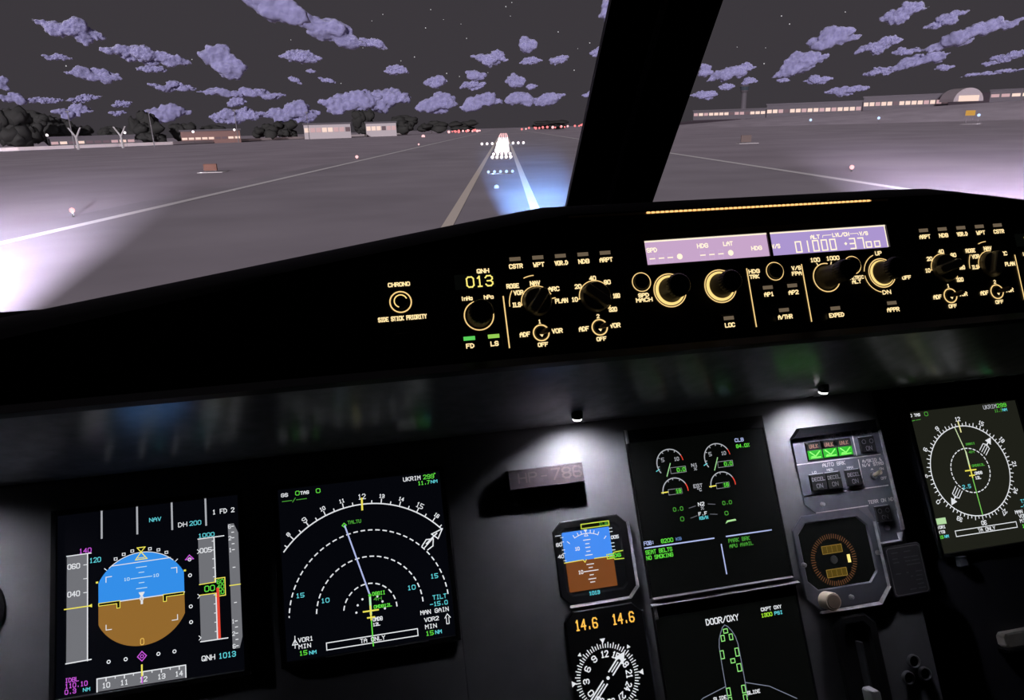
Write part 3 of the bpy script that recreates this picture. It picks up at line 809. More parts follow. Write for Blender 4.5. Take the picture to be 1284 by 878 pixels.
# --- engine and warning display
ed, sc = display('engine_display', 'centre display with round engine gauges and green memo text', MP, 128, -130, 180, 180.6, ECSCR, bez=3, top=16, bot=.9, bh=2.4)
for cx, in ((50.0,), (112.6,)):
    c = (cx, -29.6)
    gz = P('fan_speed_gauge', WH2, ed, lambda m: (m.line(arc(c, 17.2, 30, 215, 36), 1.2, N), [m.line([pol(c, 17.2, a), pol(c, 15.0, a)], .9, N) for a in (190, 150, 120, 90, 60)]))
    P('red_line', RED, gz, lambda m: m.line(arc(c, 17.2, 8, 30, 6), .9, N))
    P('needle', em('glow_needle_green', (150, 205, 140)), gz, lambda m: m.line([(cx - .2, -29.8), (cx - 7, -44.4)], 1.1, N + .2))
    P('cyan_mark', CYA, gz, lambda m: m.line([(cx - 19.4, -37.2), (cx - 15.2, -35.2)], 1.0, N))
    T(gz, '5', cx - 10.6, -26.6, cx - 7.4, -22.2, WH2, .7)
    T(gz, '10', cx + 6, -27.2, cx + 11.8, -23.2, WH2, .7)
    P('value_box', WH2, gz, lambda m: m.line(rect(cx - 1.2, -42, cx + 18.8, -35), .4, N, True))
    P('value_backing', GBG, gz, lambda m: m.flat(rect(cx + 6.4, -41.8, cx + 18.6, -35.2), N + .05))
    T(gz, '0.0', cx + 7.2, -40.6, cx + 17.6, -36.6, GRN, .8, N + .2)
    c2 = (cx + .8, -63.8)
    gt_ = P('exhaust_gauge', WH2, ed, lambda m: (m.line(arc(c2, 16.2, 30, 182, 30), 1.2, N), [m.line([pol(c2, 16.2, a), pol(c2, 14.2, a)], .9, N) for a in (120, 95, 60)]))
    P('red_line', RED, gt_, lambda m: m.line(arc(c2, 16.2, -2, 30, 8), 1.2, N))
    P('needle', YEL, gt_, lambda m: m.line([(cx - 17, -63.4), (cx - 9.4, -63.2)], 1.4, N + .2))
    P('value_box', WH2, gt_, lambda m: m.line(rect(cx - 8.4, -67, cx + 9, -60.6), .4, N, True))
    P('value_backing', GBG, gt_, lambda m: m.flat(rect(cx + .2, -67, cx + 9, -60.6), N + .05))
    T(gt_, '18', cx + 1.4, -65.8, cx + 7.6, -61.6, GRN, .8, N + .2)
for s_, b, mt in (('N1', (76.9, -36.9, 84.3, -33.4), WH2), ('%', (79.6, -41.4, 82.6, -38.6), WH2), ('EGT', (74.9, -62.4, 86.1, -58.6), WH2), ('oC', (78.6, -67, 84, -64), WH2), ('N2', (76.7, -84.4, 84.3, -80.6), WHT), ('%', (79.6, -89, 82.8, -86), WH2), ('F.F', (75.2, -95.8, 85.6, -92.2), WHT), ('KG/H', (75.4, -100.6, 86, -97.4), CYA), ('0.0', (43.9, -86.8, 56.2, -82.6), GRN2), ('0.0', (108.3, -87, 120.1, -83), GRN2), ('0', (51, -99.2, 55.2, -94.6), GRN2), ('0', (108.8, -99.4, 113, -95.2), GRN2), ('CLB', (139.8, -13.2, 151, -9.4), LAV), ('84.0%', (140.1, -20.8, 157.7, -16.9), GRN), ('FOB:', (.6, -121, 13, -117), LAV), ('8200', (22.4, -121.2, 37, -117), GRN), ('KG', (41.2, -120.6, 47.7, -117.6), em('glow_steel_blue', (90, 120, 170))), ('SEAT BELTS', (1, -131.6, 33.9, -127.4), GRN), ('NO SMOKING', (1, -137.8, 34, -133.8), GRN), ('PARK BRK', (107.2, -132, 134.6, -128), GRN2), ('APU AVAIL', (107.4, -138.2, 137.8, -134.6), GRN2)):
    T(ed, s_, *b, mt, .8)
P('link_dash', em('glow_grey', (100, 102, 108)), ed, lambda m: [m.line(q, .8, N) for q in ([(64.2, -85.4), (73, -84)], [(89.3, -83.6), (98.3, -85.1)], [(64.2, -97.3), (72.6, -95.6)], [(89.8, -95.8), (98.8, -97.2)])])
P('divider_line', LAV, ed, lambda m: (m.line([(.6, -124.3), (89, -124.3)], 1.5, N), m.line([(105.5, -124.4), (165, -124.4)], 1.5, N), m.line([(97, -132.9), (97.2, -166.8)], 1.5, N)))
P('flap_symbol', em('glow_flap_green', (170, 220, 150)), ed, lambda m: m.flat([(107.2, -109.6), (110, -106), (121, -105.4), (122, -107.4), (111, -108)], N))

# --- system display (doors page)
sd, sc = display('system_display', 'lower centre display showing the doors and oxygen page', MP, 128, -334, 180, 175, ECSCR, bez=3, top=13, bh=2.4)
T(sd, 'DOOR/OXY', 61.1, -16.2, 101.8, -10, WHT, 1.1)
T(sd, 'CKPT OXY', 132.4, -11, 158.5, -7.6, WHT, .8)
T(sd, '1300', 131.4, -17.8, 145, -14, em('glow_lime', (150, 210, 50)), .9)
T(sd, 'PSI', 148.6, -17.6, 158.7, -14.2, CYA, .8)
fus = [(71.3, -100), (71.4, -60), (71.8, -42), (73.4, -34), (76.4, -27.6), (80, -21.6), (83.3, -19.3), (86.6, -21.4), (90.6, -26.6), (94, -33.8), (95.6, -42), (95.9, -60), (96, -100)]
P('fuselage_outline', em('glow_outline_grey', (116, 122, 138)), sd, lambda m: (m.line(fus, .9, N), m.line([(71.2, -85.3), (41.9, -92.9), (12, -112)], .9, N), m.line([(96.1, -84.8), (125, -93.6), (156, -112)], .9, N)))
for c, w_, h_ in (((83.1, -26), 5, 4.4), ((78.1, -33.4), 4, 6.2), ((88.5, -33.4), 4, 6.2), ((73.8, -51), 4.2, 8.6), ((92.7, -50.9), 4.2, 8.6), ((85.6, -59.4), 5, 4.4), ((92, -67.8), 5, 8), ((73.9, -91.4), 4.2, 8), ((92.8, -91.4), 4.2, 8), ((73.9, -101.5), 4.2, 8), ((92.8, -101.5), 4.2, 8)):
    P('door_symbol', em('glow_door_green', (140, 220, 120)), sd, lambda m: m.line(rect(c[0] - w_ / 2, c[1] - h_ / 2, c[0] + w_ / 2, c[1] + h_ / 2), 1.0, N, True))
T(sd, 'SLIDE', 54.3, -98.2, 70, -94.6, WHT, .8)
T(sd, 'SLIDE', 96.4, -98.2, 111.9, -94.8, WHT, .8)

# --- right navigation display, rose mode, on the recessed co-pilot plate
rn, sc = display('navigation_display', 'olive tinted navigation display with full compass rose at the right edge', FP, 322 + 217.7, -131, 170, 187, RNSCR, bez=5)
C2 = (71.6, -86.4)
K = 1.03
ro = P('compass_rose', WHT, rn, lambda m: (m.line(circ(C2, 60.2, 90), 1.3, N, True), [m.line([pol(C2, 60.2, a * 5), pol(C2, 65.4 if a % 2 == 0 else 63.4, a * 5)], 1.1, N) for a in range(72)]))
for i, s_ in enumerate(('12', '15', '18', '21', '24', '27', '30', '33', '0', '3', '6', '9')):
    a = 90 - 30 * i
    p = pol(C2, 69.8, a)
    w_ = 1.9 if len(s_) == 1 else 3.6
    T(ro, s_, p[0] - w_, p[1] - 2.5, p[0] + w_, p[1] + 2.5, WHT, 1.0, N, a - 90)
P('range_arc', WHT, rn, lambda m: m.dash(C2, 29.6, 0, 360, 1.3, N, 12, .48))
P('route_line', em('glow_pale_lime', (205, 225, 175)), rn, lambda m: (m.line([(64, -27.4), (71.6, -62)], 1.2, N), m.line([(71.6, -62), (71.6, -86)], 2.0, N)))
P('track_line', em('glow_track_green', (120, 200, 90)), rn, lambda m: m.line([(71.6, -90), (72.6, -146)], 1.3, N))
P('aircraft_symbol', YEL, rn, lambda m: (m.line([(63.6, -86.4), (79.6, -86.4)], 1.7, N + .3), m.line([(71.6, -80), (71.6, -96)], 1.7, N + .3), m.line([(68, -93.4), (75.4, -93.4)], 1.6, N + .3)))
P('lubber_line', em('glow_pale_yellow', (232, 228, 160)), rn, lambda m: m.line([(71.2, -20), (71.8, -34)], 1.8, N + .2))


def wind(m, tip, d, L=26):
    dx, dy = math.cos(math.radians(d)), math.sin(math.radians(d))

    def q(a, b):
        return (tip[0] - dx * a - dy * b, tip[1] - dy * a + dx * b)
    m.flat([q(0, 0), q(9, 5), q(9, -5)], N + .2)
    m.line([q(9, 0), q(14, 0)], 1.6, N + .2)
    m.line([q(L, 5.4), q(15, 5.4), q(12.5, 0), q(15, -5.4), q(L, -5.4)], 1.1, N + .2)
    m.line([q(L, 1.8), q(15, 1.8)], 1.0, N + .2)
    m.line([q(L, -1.8), q(15, -1.8)], 1.0, N + .2)


P('bearing_arrow', WHT, rn, lambda m: wind(m, (115.4, -46.6), 46))
P('bearing_arrow', WHT, rn, lambda m: wind(m, (29.6, -128), 229))
P('message_box', WHT, rn, lambda m: m.line(rect(25.6, -168.2, 120.2, -161), 1.0, N, True))
for s_, b, mt in (('TA ONLY', (60, -166.8, 86, -162.6), WHT), ('0 TAS', (.8, -6, 15.6, -2.6), WHT), ('0', (23, -7, 28, -1.8), GRN2), ('UKRIM', (116.6, -7.4, 137.4, -2.4), WH2), ('299', (138.6, -7, 153.4, -2.4), GRN), ('11.7', (133, -13.2, 144.8, -9.8), GRN2), ('NM', (146, -13, 152.6, -9.8), CYA), ('VOR1', (-.8 + 1.6, -155.2, 12.6, -151.8), WHT), ('YTB', (.9, -161.4, 10, -158.2), WHT), ('15', (.9, -167.6, 6, -164.4), GRN), ('NM', (8.4, -167.4, 14, -164.4), CYA), ('DBGII', (74.8, -52.6, 88.2, -50.4), GRN2), ('4H', (76, -64, 84, -61), GRN2), ('OMDB12L', (75.4, -82.4, 94.8, -79.8), GRN2), ('OMDB', (77, -93, 88, -89.6), WHT), ('12L', (76, -99, 84, -95.8), WHT), ('2.5', (53.2, -109, 65.4, -104.6), CYA), ('TILT', (136, -138, 151, -134), CYA), ('-15.0', (134, -145, 153, -141), CYA), ('MAN GAIN', (123, -151, 154, -147), WHT), ('VOR2', (127, -157, 142, -153), WHT), ('MIN', (127, -163, 139, -159), WHT), ('15', (128, -170, 136, -166), GRN)):
    T(rn, s_, *b, mt, .85)
P('status_block', em('glow_mint', (176, 214, 160)), rn, lambda m: m.flat(rect(.6, -150, 16, -142), N))
P('wind_line', GRN2, rn, lambda m: (m.line([(.8, -11.6), (6, -11.2)], .9, N), m.line([(8, -11.2), (15, -10.8)], .7, N)))
P('support_bracket', GEARP, rn, lambda m: m.box(16.6, -205, 28, -193, 0, 8, .6))

# ------------------------------------------------------------------ standby instruments on the centre plate
st = thing('standby_display', 'small standby attitude display with blue and brown halves', 'display', MP, 65.3, -257.8)


def sb(u, v):
    return (u - 65.3, v + 257.8)


def octl(a, b, c, d, ch_):
    return octo(*sb(a, b), *sb(c, d), ch_)


P('bezel', SATIN, st, lambda m: m.loft([(octl(19.7, -304.5, 111, -211, 10.5), 0), (octl(19.7, -304.5, 111, -211, 10.5), 1.6), (octl(20.7, -303.5, 110, -212, 10), 2.2), (octl(28, -296, 102, -219, 6), 2.2), (octl(30, -294, 100, -221, 6), 1.2)], True, True))
P('lit_rim', SILVER, st, lambda m: [chamfer(m, sb(*p), sb(*q), sb(*po), sb(*qo), 5.5) for p, q, po, qo in (((111.2, -222), (111.2, -294), (113.4, -221), (113.4, -295)), ((111.2, -294), (100.7, -304.7), (113.4, -295), (101.6, -307.4)), ((100.7, -304.7), (30, -304.7), (101.6, -307.4), (29, -307.4)))])  # panel chamfer lit from above, brightness put into its silver colour
M = 1.5
P('sky_half', BL2, st, lambda m: m.flat(rect(*sb(30.6, -257.6), *sb(88.6, -223.8)), M))
P('ground_half', BR2, st, lambda m: m.flat(rect(*sb(31, -291), *sb(88.8, -257.6)), M))
P('horizon_line', YEL, st, lambda m: (m.line([sb(28, -257.8), sb(52, -257.2)], 1.0, M + .2), m.line([sb(66, -257.4), sb(90, -257.6)], 1.0, M + .2), m.line([sb(52, -257.2), sb(54, -260), sb(56, -257.2)], .9, M + .2)))
P('pitch_ladder', WHT, st, lambda m: ([m.line([sb(59.8 - w, y), sb(59.8 + w, y)], 1.0, M + .2) for y, w in ((-235.4, 4), (-239.8, 2), (-244, 2.5), (-248.4, 2), (-252.6, 4), (-263, 4), (-266.8, 2), (-270.5, 8.4), (-275, 2), (-279.4, 4.2), (-283, 2.4))], m.line(arc(sb(59.8, -258), 30, 62, 118, 14), .8, M + .2), [m.line([pol(sb(59.8, -258), 30, a), pol(sb(59.8, -258), 33.4, a)], .9, M + .2) for a in (62, 72, 80, 100, 108, 118, 45, 135)], m.flat([sb(57.4, -223.6), sb(62, -223.6), sb(59.8, -227.4)], M + .25), m.line([sb(59.8, -227.6), sb(57.6, -231), sb(62, -231)], .7, M + .2, True)))
for s_, b in (('10', (44.4, -245.6, 49.4, -242.2)), ('10', (44.6, -272.2, 49.8, -268.6))):
    T(st, s_, *sb(b[0], b[1]), *sb(b[2], b[3]), WHT, .8, M + .2)
for s_, b in (('60', (22.6, -238.2, 29, -234.8)), ('40', (23, -251.6, 29.4, -248.2)), ('005', (89.6, -238.2, 98.6, -235))):
    T(st, s_, *sb(b[0], b[1]), *sb(b[2], b[3]), WHT, .8, 2.5 if s_ != '005' else M + .3)
P('scale_tick', WHT, st, lambda m: ([m.line([sb(88.8, y), sb(92, y)], .8, M + .2) for y in (-226, -230, -243, -247, -251)], [m.line([sb(29, y), sb(31.6, y)], .8, 2.5) for y in (-229, -234, -243, -247, -255)], m.line([sb(23, -226.4), sb(29, -226.4)], .8, 2.5)))
P('mode_box', em('glow_yellow_green', (200, 216, 70)), st, lambda m: m.line(rect(*sb(55, -222.2), *sb(89, -217.2)), 1.0, 2.6, True))
P('mode_mark', GRN2, st, lambda m: m.text('ILS', *sb(77, -221), *sb(87, -218.4), .8, 2.6))
P('altitude_outline', em('glow_yellow_green', (200, 216, 70)), st, lambda m: m.line([sb(101, -253), sb(90, -253.6), sb(89, -255), sb(81, -255), sb(81, -260), sb(89, -260), sb(90, -261.6), sb(101, -262)], 1.0, 2.6))
P('altitude_value', GRN, st, lambda m: m.text('006', *sb(84, -259.2), *sb(97.6, -255.6), .9, 2.6))
P('baro_value', CYA, st, lambda m: m.text('1013', *sb(53.7, -296.8), *sb(65.9, -293.2), .8, 2.6))

rm = thing('bearing_indicator', 'round compass bearing indicator with white arrow and two amber readouts', 'instrument', MP, 66.3, -386)


def rb_(u, v):
    return (u - 66.3, v + 386)


P('bezel', SATIN, rm, lambda m: m.loft([(octo(*rb_(20, -462), *rb_(112.5, -311.5), 11), 0), (octo(*rb_(20, -462), *rb_(112.5, -311.5), 11), 5), (octo(*rb_(21, -461), *rb_(111.5, -312.5), 10.6), 6)]))
P('edge_rim', GEARP, rm, lambda m: m.box(*rb_(112.7, -450), *rb_(114.4, -322), 0, 4.5, .4))
C3 = rb_(60.4, -386.5)
cd = P('compass_card', WHT, rm, lambda m: ([m.line([pol(C3, 32.2, a * 5 + 1), pol(C3, 37.4 if a % 2 == 0 else 35.6, a * 5 + 1)], 1.0, 6.3) for a in range(72)]))
for i, s_ in enumerate(('12', '15', '18', '21', '24', '27', '30', '33', '0', '3', '6', '9')):
    a = 90 - 30 * i
    p = pol(C3, 25.2, a)
    w_ = 2.2 if len(s_) == 1 else 4.0
    T(cd, s_, p[0] - w_, p[1] - 3.1, p[0] + w_, p[1] + 3.1, WHT, 1.2, 6.4, a - 90)
P('index_mark', WHT, rm, lambda m: [m.flat([pol(C3, 36.8, a), pol(C3, 42, a - 4.4), pol(C3, 42, a + 4.4)], 6.5) for a in (90, 0, 180, 270)] + [m.flat([pol(C3, 38, a), pol(C3, 42, a - 3.2), pol(C3, 42, a + 3.2)], 6.5) for a in (45, 135, 225, 315)])


def ptr(m, a0, hollow):
    dx, dy = math.cos(math.radians(a0)), math.sin(math.radians(a0))

    def q(a, b):
        return (C3[0] + dx * a - dy * b, C3[1] + dy * a + dx * b)
    for s_ in (-3, 3):
        m.line([q(-42, s_), q(-6, s_)], 1.5, 7.0)
        m.line([q(6, s_), q(24, s_)], 1.5, 7.0)
    m.line([q(-30, 0), q(-8, 0)], 1.2, 6.9)
    m.line([q(8, 0), q(20, 0)], 1.2, 6.9)
    m.flat([q(34, 0), q(21, -7), q(24, 0), q(21, 7)], 7.2)
    m.flat(circ(C3, 1.9, 14), 7.2)


P('bearing_arrow', WHT, rm, lambda m: ptr(m, 46, True))
for u in (31.4, 75.4):
    P('digit', em('segment_amber', (255, 190, 80), 1.1), rm, lambda m: m.text('14.6', *rb_(u, -331.8), *rb_(u + 25.5, -321.4), 1.5, 6.4))

# registration plate
rp = thing('registration_plate', 'raised dark plate with the number 786 below the left panel lamp', 'plate', MP, 18.6, -157)
P('plate', BRONZE, rp, lambda m: m.loft([(rect(-44.8, -11.2, 44.8, 11), 0), (rect(-44.8, -11.2, 44.8, 11), 17), (rect(-44.2, -10.6, 44.2, 10.4), 17.6)]))
P('raised_number', pbr('raised_letters', (0.20, 0.16, 0.16), .4, .4), rp, lambda m: [m.text('786', 6.6, -4.4, 41.6, 7.2, 2.0, 17.7 + .25 * i) for i in range(4)] + [m.text('-', -6, -3.6, -.2, 5, 1.4, 17.9), m.text('HP', -33, -4, -12, 6, 1.8, 17.9)])

# ------------------------------------------------------------------ landing gear panel
gp = thing('wheel_control_panel', 'blue grey landing gear panel with three green arrow lights', 'control panel', MP, 400, -200)


def q2(u, v):
    return (u - 400, v + 200)


plate = [q2(*p) for p in ((343.5, -150), (343.5, -230), (356, -242), (429, -242), (437, -262), (437, -288), (464, -288), (467, -279), (467, -137), (455, -137), (355, -137))]
P('face_plate', GEARP, gp, lambda m: m.prism(list(reversed(plate)) if False else plate[::-1], .2, 3))
P('shade_bar', pbr('recess_shade_black', (.004, .004, .005), .9, spec=0.0), gp, lambda m: m.loft([([q2(*p) for p in ((342, -148.6), (462, -147.4), (462.6, -136), (355, -136))], .2), ([q2(*p) for p in ((342, -148.6), (462, -147.4), (462.6, -136), (355, -136))], 9)]))  # black bar in place of the shadow cast by the recess edge
P('edge_trim', SILVER, gp, lambda m: (m.prism([q2(*p) for p in ((467.2, -277), (472.6, -277), (470.6, -150), (467.2, -152))], .2, 4), m.prism([q2(*p) for p in ((464, -288.6), (467.2, -279.6), (460.4, -279.6), (460.4, -288.6))], 3, 5), m.prism([q2(*p) for p in ((437, -290), (464, -290), (464, -288.2), (437, -288.2))], .2, 5)))
P('printed_line', PAINTW, gp, lambda m: [m.line([q2(*a), q2(*b)], 1.3, 3.3) for a, b in (((428.7, -148), (428.8, -178.2)), ((343.8, -180.8), (462.3, -180.8)), ((429.6, -184.4), (429.2, -216.6)), ((343.8, -220.4), (463.2, -220.6)), ((356.4, -242), (428.6, -242)))])
for s_, b, w_ in (('LDG GEAR', (373.6, -152.4, 405.4, -148.8), .8), ('AUTO BRK', (378.4, -187.6, 409.9, -183.4), .8), ('LO', (362, -194, 367.6, -191.6), .6), ('MED', (383, -193.2, 391.4, -190.8), .6), ('MAX', (411.4, -193.6, 420, -191.2), .6), ('A/SKID &', (435, -188.8, 462, -185.2), .8), ('N/W STRG', (433.8, -194, 463.6, -190.4), .8), ('ON', (456.6, -200.4, 462, -197.8), .6), ('OFF', (455.6, -212.6, 463.4, -209.6), .6), ('TERR ON ND', (430.4, -240, 466, -236.2), .8), ('GPWS GS', (433, -152.6, 457, -149.6), .6)):
    T(gp, s_, *q2(b[0], b[1]), *q2(b[2], b[3]), PAINTW, w_, 3.4)
P('down_mark', PAINTW, gp, lambda m: m.flat([q2(409.6, -149.4), q2(415, -149.4), q2(412.3, -152)], 3.4))
for i in range(3):
    u = 359.6 + i * 21.5
    b_ = P('indicator_light', BLACK, gp, lambda m: m.box(*q2(u, -178.2), *q2(u + 21.2, -154.7), 3, 5, .5))
    P('lettering', em('unlock_dim', (150, 112, 96)), b_, lambda m: m.text('UNLK', *q2(u + 5, -162.6), *q2(u + 16.4, -158.6), .9, 5.2))
    P('green_lens', em('gear_green', (40, 165, 36), 1.2), b_, lambda m: m.box(*q2(u + .9, -176.4), *q2(u + 20.3, -165.6), 4.8, 5.4, .2))
    P('down_arrow', em('gear_green_bright', (140, 240, 110), 1.0), b_, lambda m: (m.line([q2(u + 4, -167.4), q2(u + 10.6, -173), q2(u + 17.2, -167.4)], 1.5, 5.7), m.line([q2(u + 4, -174.6), q2(u + 17.2, -174.6)], 1.4, 5.7), m.line([q2(u + 10.6, -173), q2(u + 5, -173)], 1.0, 5.7)))


def guard_button(u0, v0, u1, v1, top, bottom):
    b_ = P('push_button', BLACK, gp, lambda m: m.box(*q2(u0, v0), *q2(u1, v1), 3, 6.5, .7))
    P('edge_frame', SILVER, b_, lambda m: m.line([q2(u0 + 1, v0 - .6), q2(u1 - 1, v0 - .6)], .9, 3.5))
    P('edge_frame', SILVER, b_, lambda m: m.line([q2(u0 + 1, v1 + .5), q2(u1 - 1, v1 + .5)], .7, 3.5))
    cx, h_ = (u0 + u1) / 2, v1 - v0
    if top:
        P('lettering', PAINTD, b_, lambda m: m.text(top, *q2(u0 + 2, v1 - h_ * .40), *q2(u1 - 2, v1 - h_ * .2), .8, 6.7))
    else:
        P('lamp_ring', PAINTD, b_, lambda m: (m.line(circ(q2(cx - 5.4, v1 - h_ * .3), 2.6, 14), .6, 6.7, True), m.line(circ(q2(cx + 5.4, v1 - h_ * .3), 2.6, 14), .6, 6.7, True)))
    P('lettering', PAINTD, b_, lambda m: m.text(bottom, *q2(cx - 4, v0 + h_ * .16), *q2(cx + 4, v0 + h_ * .4), .8, 6.7))


guard_button(435.4, -177.2, 456.6, -156.4, None, 'ON')
guard_button(356, -215.4, 377.2, -195.4, 'DECEL', 'ON')
guard_button(377.8, -215.6, 398.6, -195.4, 'DECEL', 'ON')
guard_button(406, -215.6, 427, -195.4, 'DECEL', 'ON')
guard_button(436, -263.8, 457, -244.6, None, 'ON')
tg = P('toggle_switch', STEEL, gp, lambda m: m.loft([(circ(q2(445.6, -206.4), 5, 20), 3), (circ(q2(445.6, -206.4), 4, 20), 6)]), True)
P('lever', CREAM, tg, lambda m: m.loft([(circ(q2(445.6, -206), 2.2, 16), 5), (circ(q2(445.6, -203.6), 3.0, 16), 14), (circ(q2(445.6, -202.8), 3.0, 16), 18), (circ(q2(445.6, -202.6), 1.6, 16), 19.6)]), True)
P('index_mark', PAINTW, tg, lambda m: m.flat([q2(443.4, -199), q2(448, -199), q2(445.7, -196.6)], 3.4))
for c in ((366.7, -232.6), (448, -272)):
    P('screw', STEEL, gp, lambda m: m.loft([(circ(q2(*c), 3.0, 16), 3), (circ(q2(*c), 2.6, 16), 6), (circ(q2(*c), 1.4, 16), 7.2)]), True)

# ------------------------------------------------------------------ clock
ck = thing('panel_clock', 'octagonal black clock with amber windows under the landing gear panel', 'clock', MP, 375, -298)


def q3(u, v):
    return (u - 375, v + 298)


P('frame', GEARP, ck, lambda m: m.loft([(octo(*q3(320, -356), *q3(431, -243.4), 16), .2), (octo(*q3(320, -356), *q3(431, -243.4), 16), 2.6), (octo(*q3(321, -355), *q3(430, -244.4), 15.6), 3.2), (octo(*q3(326, -333), *q3(422, -252), 12), 3.2), (octo(*q3(327.4, -331.6), *q3(420.6, -253.4), 11.6), 1.2)], False, False))
P('lit_rim', SILVER, ck, lambda m: [chamfer(m, q3(*p), q3(*q), q3(*po), q3(*qo), 6, 2.2) for p, q, po, qo in (((431.2, -262), (431.2, -340), (432.6, -262), (432.8, -340.6)), ((431.2, -340), (415.2, -356.2), (434.0, -340.8), (416.6, -359.4)), ((415.2, -356.2), (336, -356.2), (416.6, -359.4), (335, -358.6)))])  # lamplit chamfer of the recess, drawn bright by its colour
P('dial', ECSCR, ck, lambda m: m.prism(octo(*q3(327.4, -331.6), *q3(420.6, -253.4), 11.6), .2, 1.2))
C4 = q3(368, -300)
TICK = em('clock_dim_amber', (92, 62, 40))
P('minute_scale', TICK, ck, lambda m: [m.line([pol(C4, 26.0 if i % 5 else 25, i * 6), pol(C4, 30.4, i * 6)], 1.1, 1.5) for i in range(60)])
for v in (-287.4, -315.4):
    w_ = P('readout_window', em('clock_window', (78, 62, 16)), ck, lambda m: m.box(*q3(354.4, v - 4.6), *q3(381.4, v + 4.6), 1.2, 1.9, .3))
    P('outline', em('clock_outline', (130, 108, 52)), w_, lambda m: (m.line(rect(*q3(354.4, v - 4.6), *q3(381.4, v + 4.6)), .7, 2.1, True), [m.line([q3(361 + i * 6.8, v - 3.4), q3(361 + i * 6.8, v + 3.4)], .4, 2.1) for i in range(3)]))
P('bright_bar', em('clock_bright', (250, 224, 130), 1.1), ck, lambda m: m.box(*q3(386.4, -306), *q3(390.4, -296.4), 1.2, 1.9, .3))
P('hub', pbr('hub_grey', (.10, .10, .09), .5), ck, lambda m: m.loft([(circ(C4, 5, 24), 1.2), (circ(C4, 4.6, 24), 2.2)]))
kb = P('setting_knob', CREAM, ck, lambda m: m.loft([(circ(q3(344, -344), 10.4, 36), 5), (circ(q3(344, -344), 10.4, 36, .2, 18), 19), (circ(q3(344, -344), 9.6, 36), 21)]), True)
P('shaded_face', pbr('shaded_cream', (.36, .27, .18), .6), kb, lambda m: m.loft([(circ(q3(344, -344), 8.4, 36), 21), (circ(q3(344, -344), 7.8, 36), 22)]), True)  # same cream knob, its end face coloured darker for shade
for c in ((323.6, -300), (425.4, -299), (377, -345)):
    P('screw', STEEL, ck, lambda m: m.loft([(circ(q3(*c), 3.0, 16), 5.6), (circ(q3(*c), 2.6, 16), 9), (circ(q3(*c), 1.4, 16), 10.4)]), True)

# ------------------------------------------------------------------ placard, gear lever, lower bits
pl = thing('engraved_placard', 'dark engraved placard with rows of faint print beside the clock', 'placard', MP, 455, -325)
P('plate', pbr('placard_grey', (.07, .068, .075), .5), pl, lambda m: m.loft([(octo(-19, -30.6, 32.6, 30.6, 3), .2), (octo(-19, -30.6, 32.6, 30.6, 3), 4), (octo(-18, -29.6, 31.6, 29.6, 2.6), 4.8)]))
P('border', PAINTD, pl, lambda m: m.line(octo(-16.4, -28, 30, 28, 2.4), .8, 5.0, True))
random.seed(4)
P('print_row', pbr('faint_print', (.15, .15, .16), .6), pl, lambda m: [m.line([(x, y), (x + w, y)], 1.3, 5.0) for y, xs in ((22, ((-10, 8), (8, 8))), (15, ((-10, 6), (6, 8), (16, 9))), (10.5, ((-10, 7), (7, 6), (16, 10))), (6, ((8, 8), (17, 9))), (-3, ((-10, 6), (5, 2), (18, 8))), (-8, ((10, 2), (18, 7))), (-13, ((16, 8),)), (-18, ((17, 8),)), (-23, ((5, 8), (17, 9)))) for x, w in xs])

gl = thing('landing_gear_lever', 'black slot with grey landing gear lever under the clock', 'lever', MP, 376, -420)
P('slot_frame', BLACK, gl, lambda m: m.loft([(octo(-29, -60, 27, 54, 12), .2), (octo(-29, -60, 27, 54, 12), 5), (octo(-27, -58, 25, 52, 11), 6), (octo(-20, -54, 18, 46, 8), 6), (octo(-18, -52, 16, 44, 7), 1)], True, True))
P('shaft', pbr('shaft_dark', (.05, .05, .055), .4), gl, lambda m: m.box(-3, -40, .5, 24, 1, 12, 1))
P('handle', pbr('handle_grey', (.55, .55, .56), .45), gl, lambda m: m.loft([(octo(-14, -44, -2, -24, 2), 12), (octo(-13, -48, -1, -26, 2), 26), (octo(-12, -47, -2, -27, 2), 28)]))

for i, (c, lab) in enumerate((((444, -430), 'small chrome rimmed socket right of the gear lever, uppermost of three'), ((432, -447), 'small chrome rimmed socket right of the gear lever, lower left of three'), ((455, -446), 'small chrome rimmed socket right of the gear lever, lower right of three'))):
    so = thing('chrome_socket', lab, 'socket', MP, c[0], c[1], 0, 'chrome sockets below the placard')
    P('rim', STEEL, so, lambda m: m.loft([(circ((0, 0), 8, 28), .2), (circ((0, 0), 7.6, 28), 4), (circ((0, 0), 6.6, 28), 4.6), (circ((0, 0), 6.0, 28), 2)], False, False), True)
    P('bore', BLACK, so, lambda m: m.prism(circ((0, 0), 6.0, 28), .2, 2))

# air vent at the far left of the panel
av = thing('air_vent', 'round black air vent at the far left edge of the panel', 'vent', MP, -592, -221)
P('vent_ring', SATIN, av, lambda m: m.loft([(circ((0, 0), 36, 40), 0), (circ((0, 0), 35, 40), 1.5), (circ((0, 0), 29, 40), 2.5), (circ((0, 0), 27, 40), .8)], True, True), True)
for i in range(5):
    P('vane', BLACK, av, lambda m: m.box(-23, -21 + i * 9.5, 23, -18.6 + i * 9.5, .9, 2.2))

# folding table edge on the co-pilot side
ft = thing('folding_table', 'beige folding table edge on the right below the compass rose display', 'table', FP, 588, -432)
P('table_top', pbr('beige_laminate', (.42, .38, .33), .5), ft, lambda m: m.loft([(octo(0, -9, 260, 9, 4), 0), (octo(0, -9, 260, 9, 4), 12), (octo(2, -7, 258, 7, 3), 14)]))
P('table_rim', SATIN, ft, lambda m: m.box(-2, -14, 262, -9.4, 0, 16, 1))

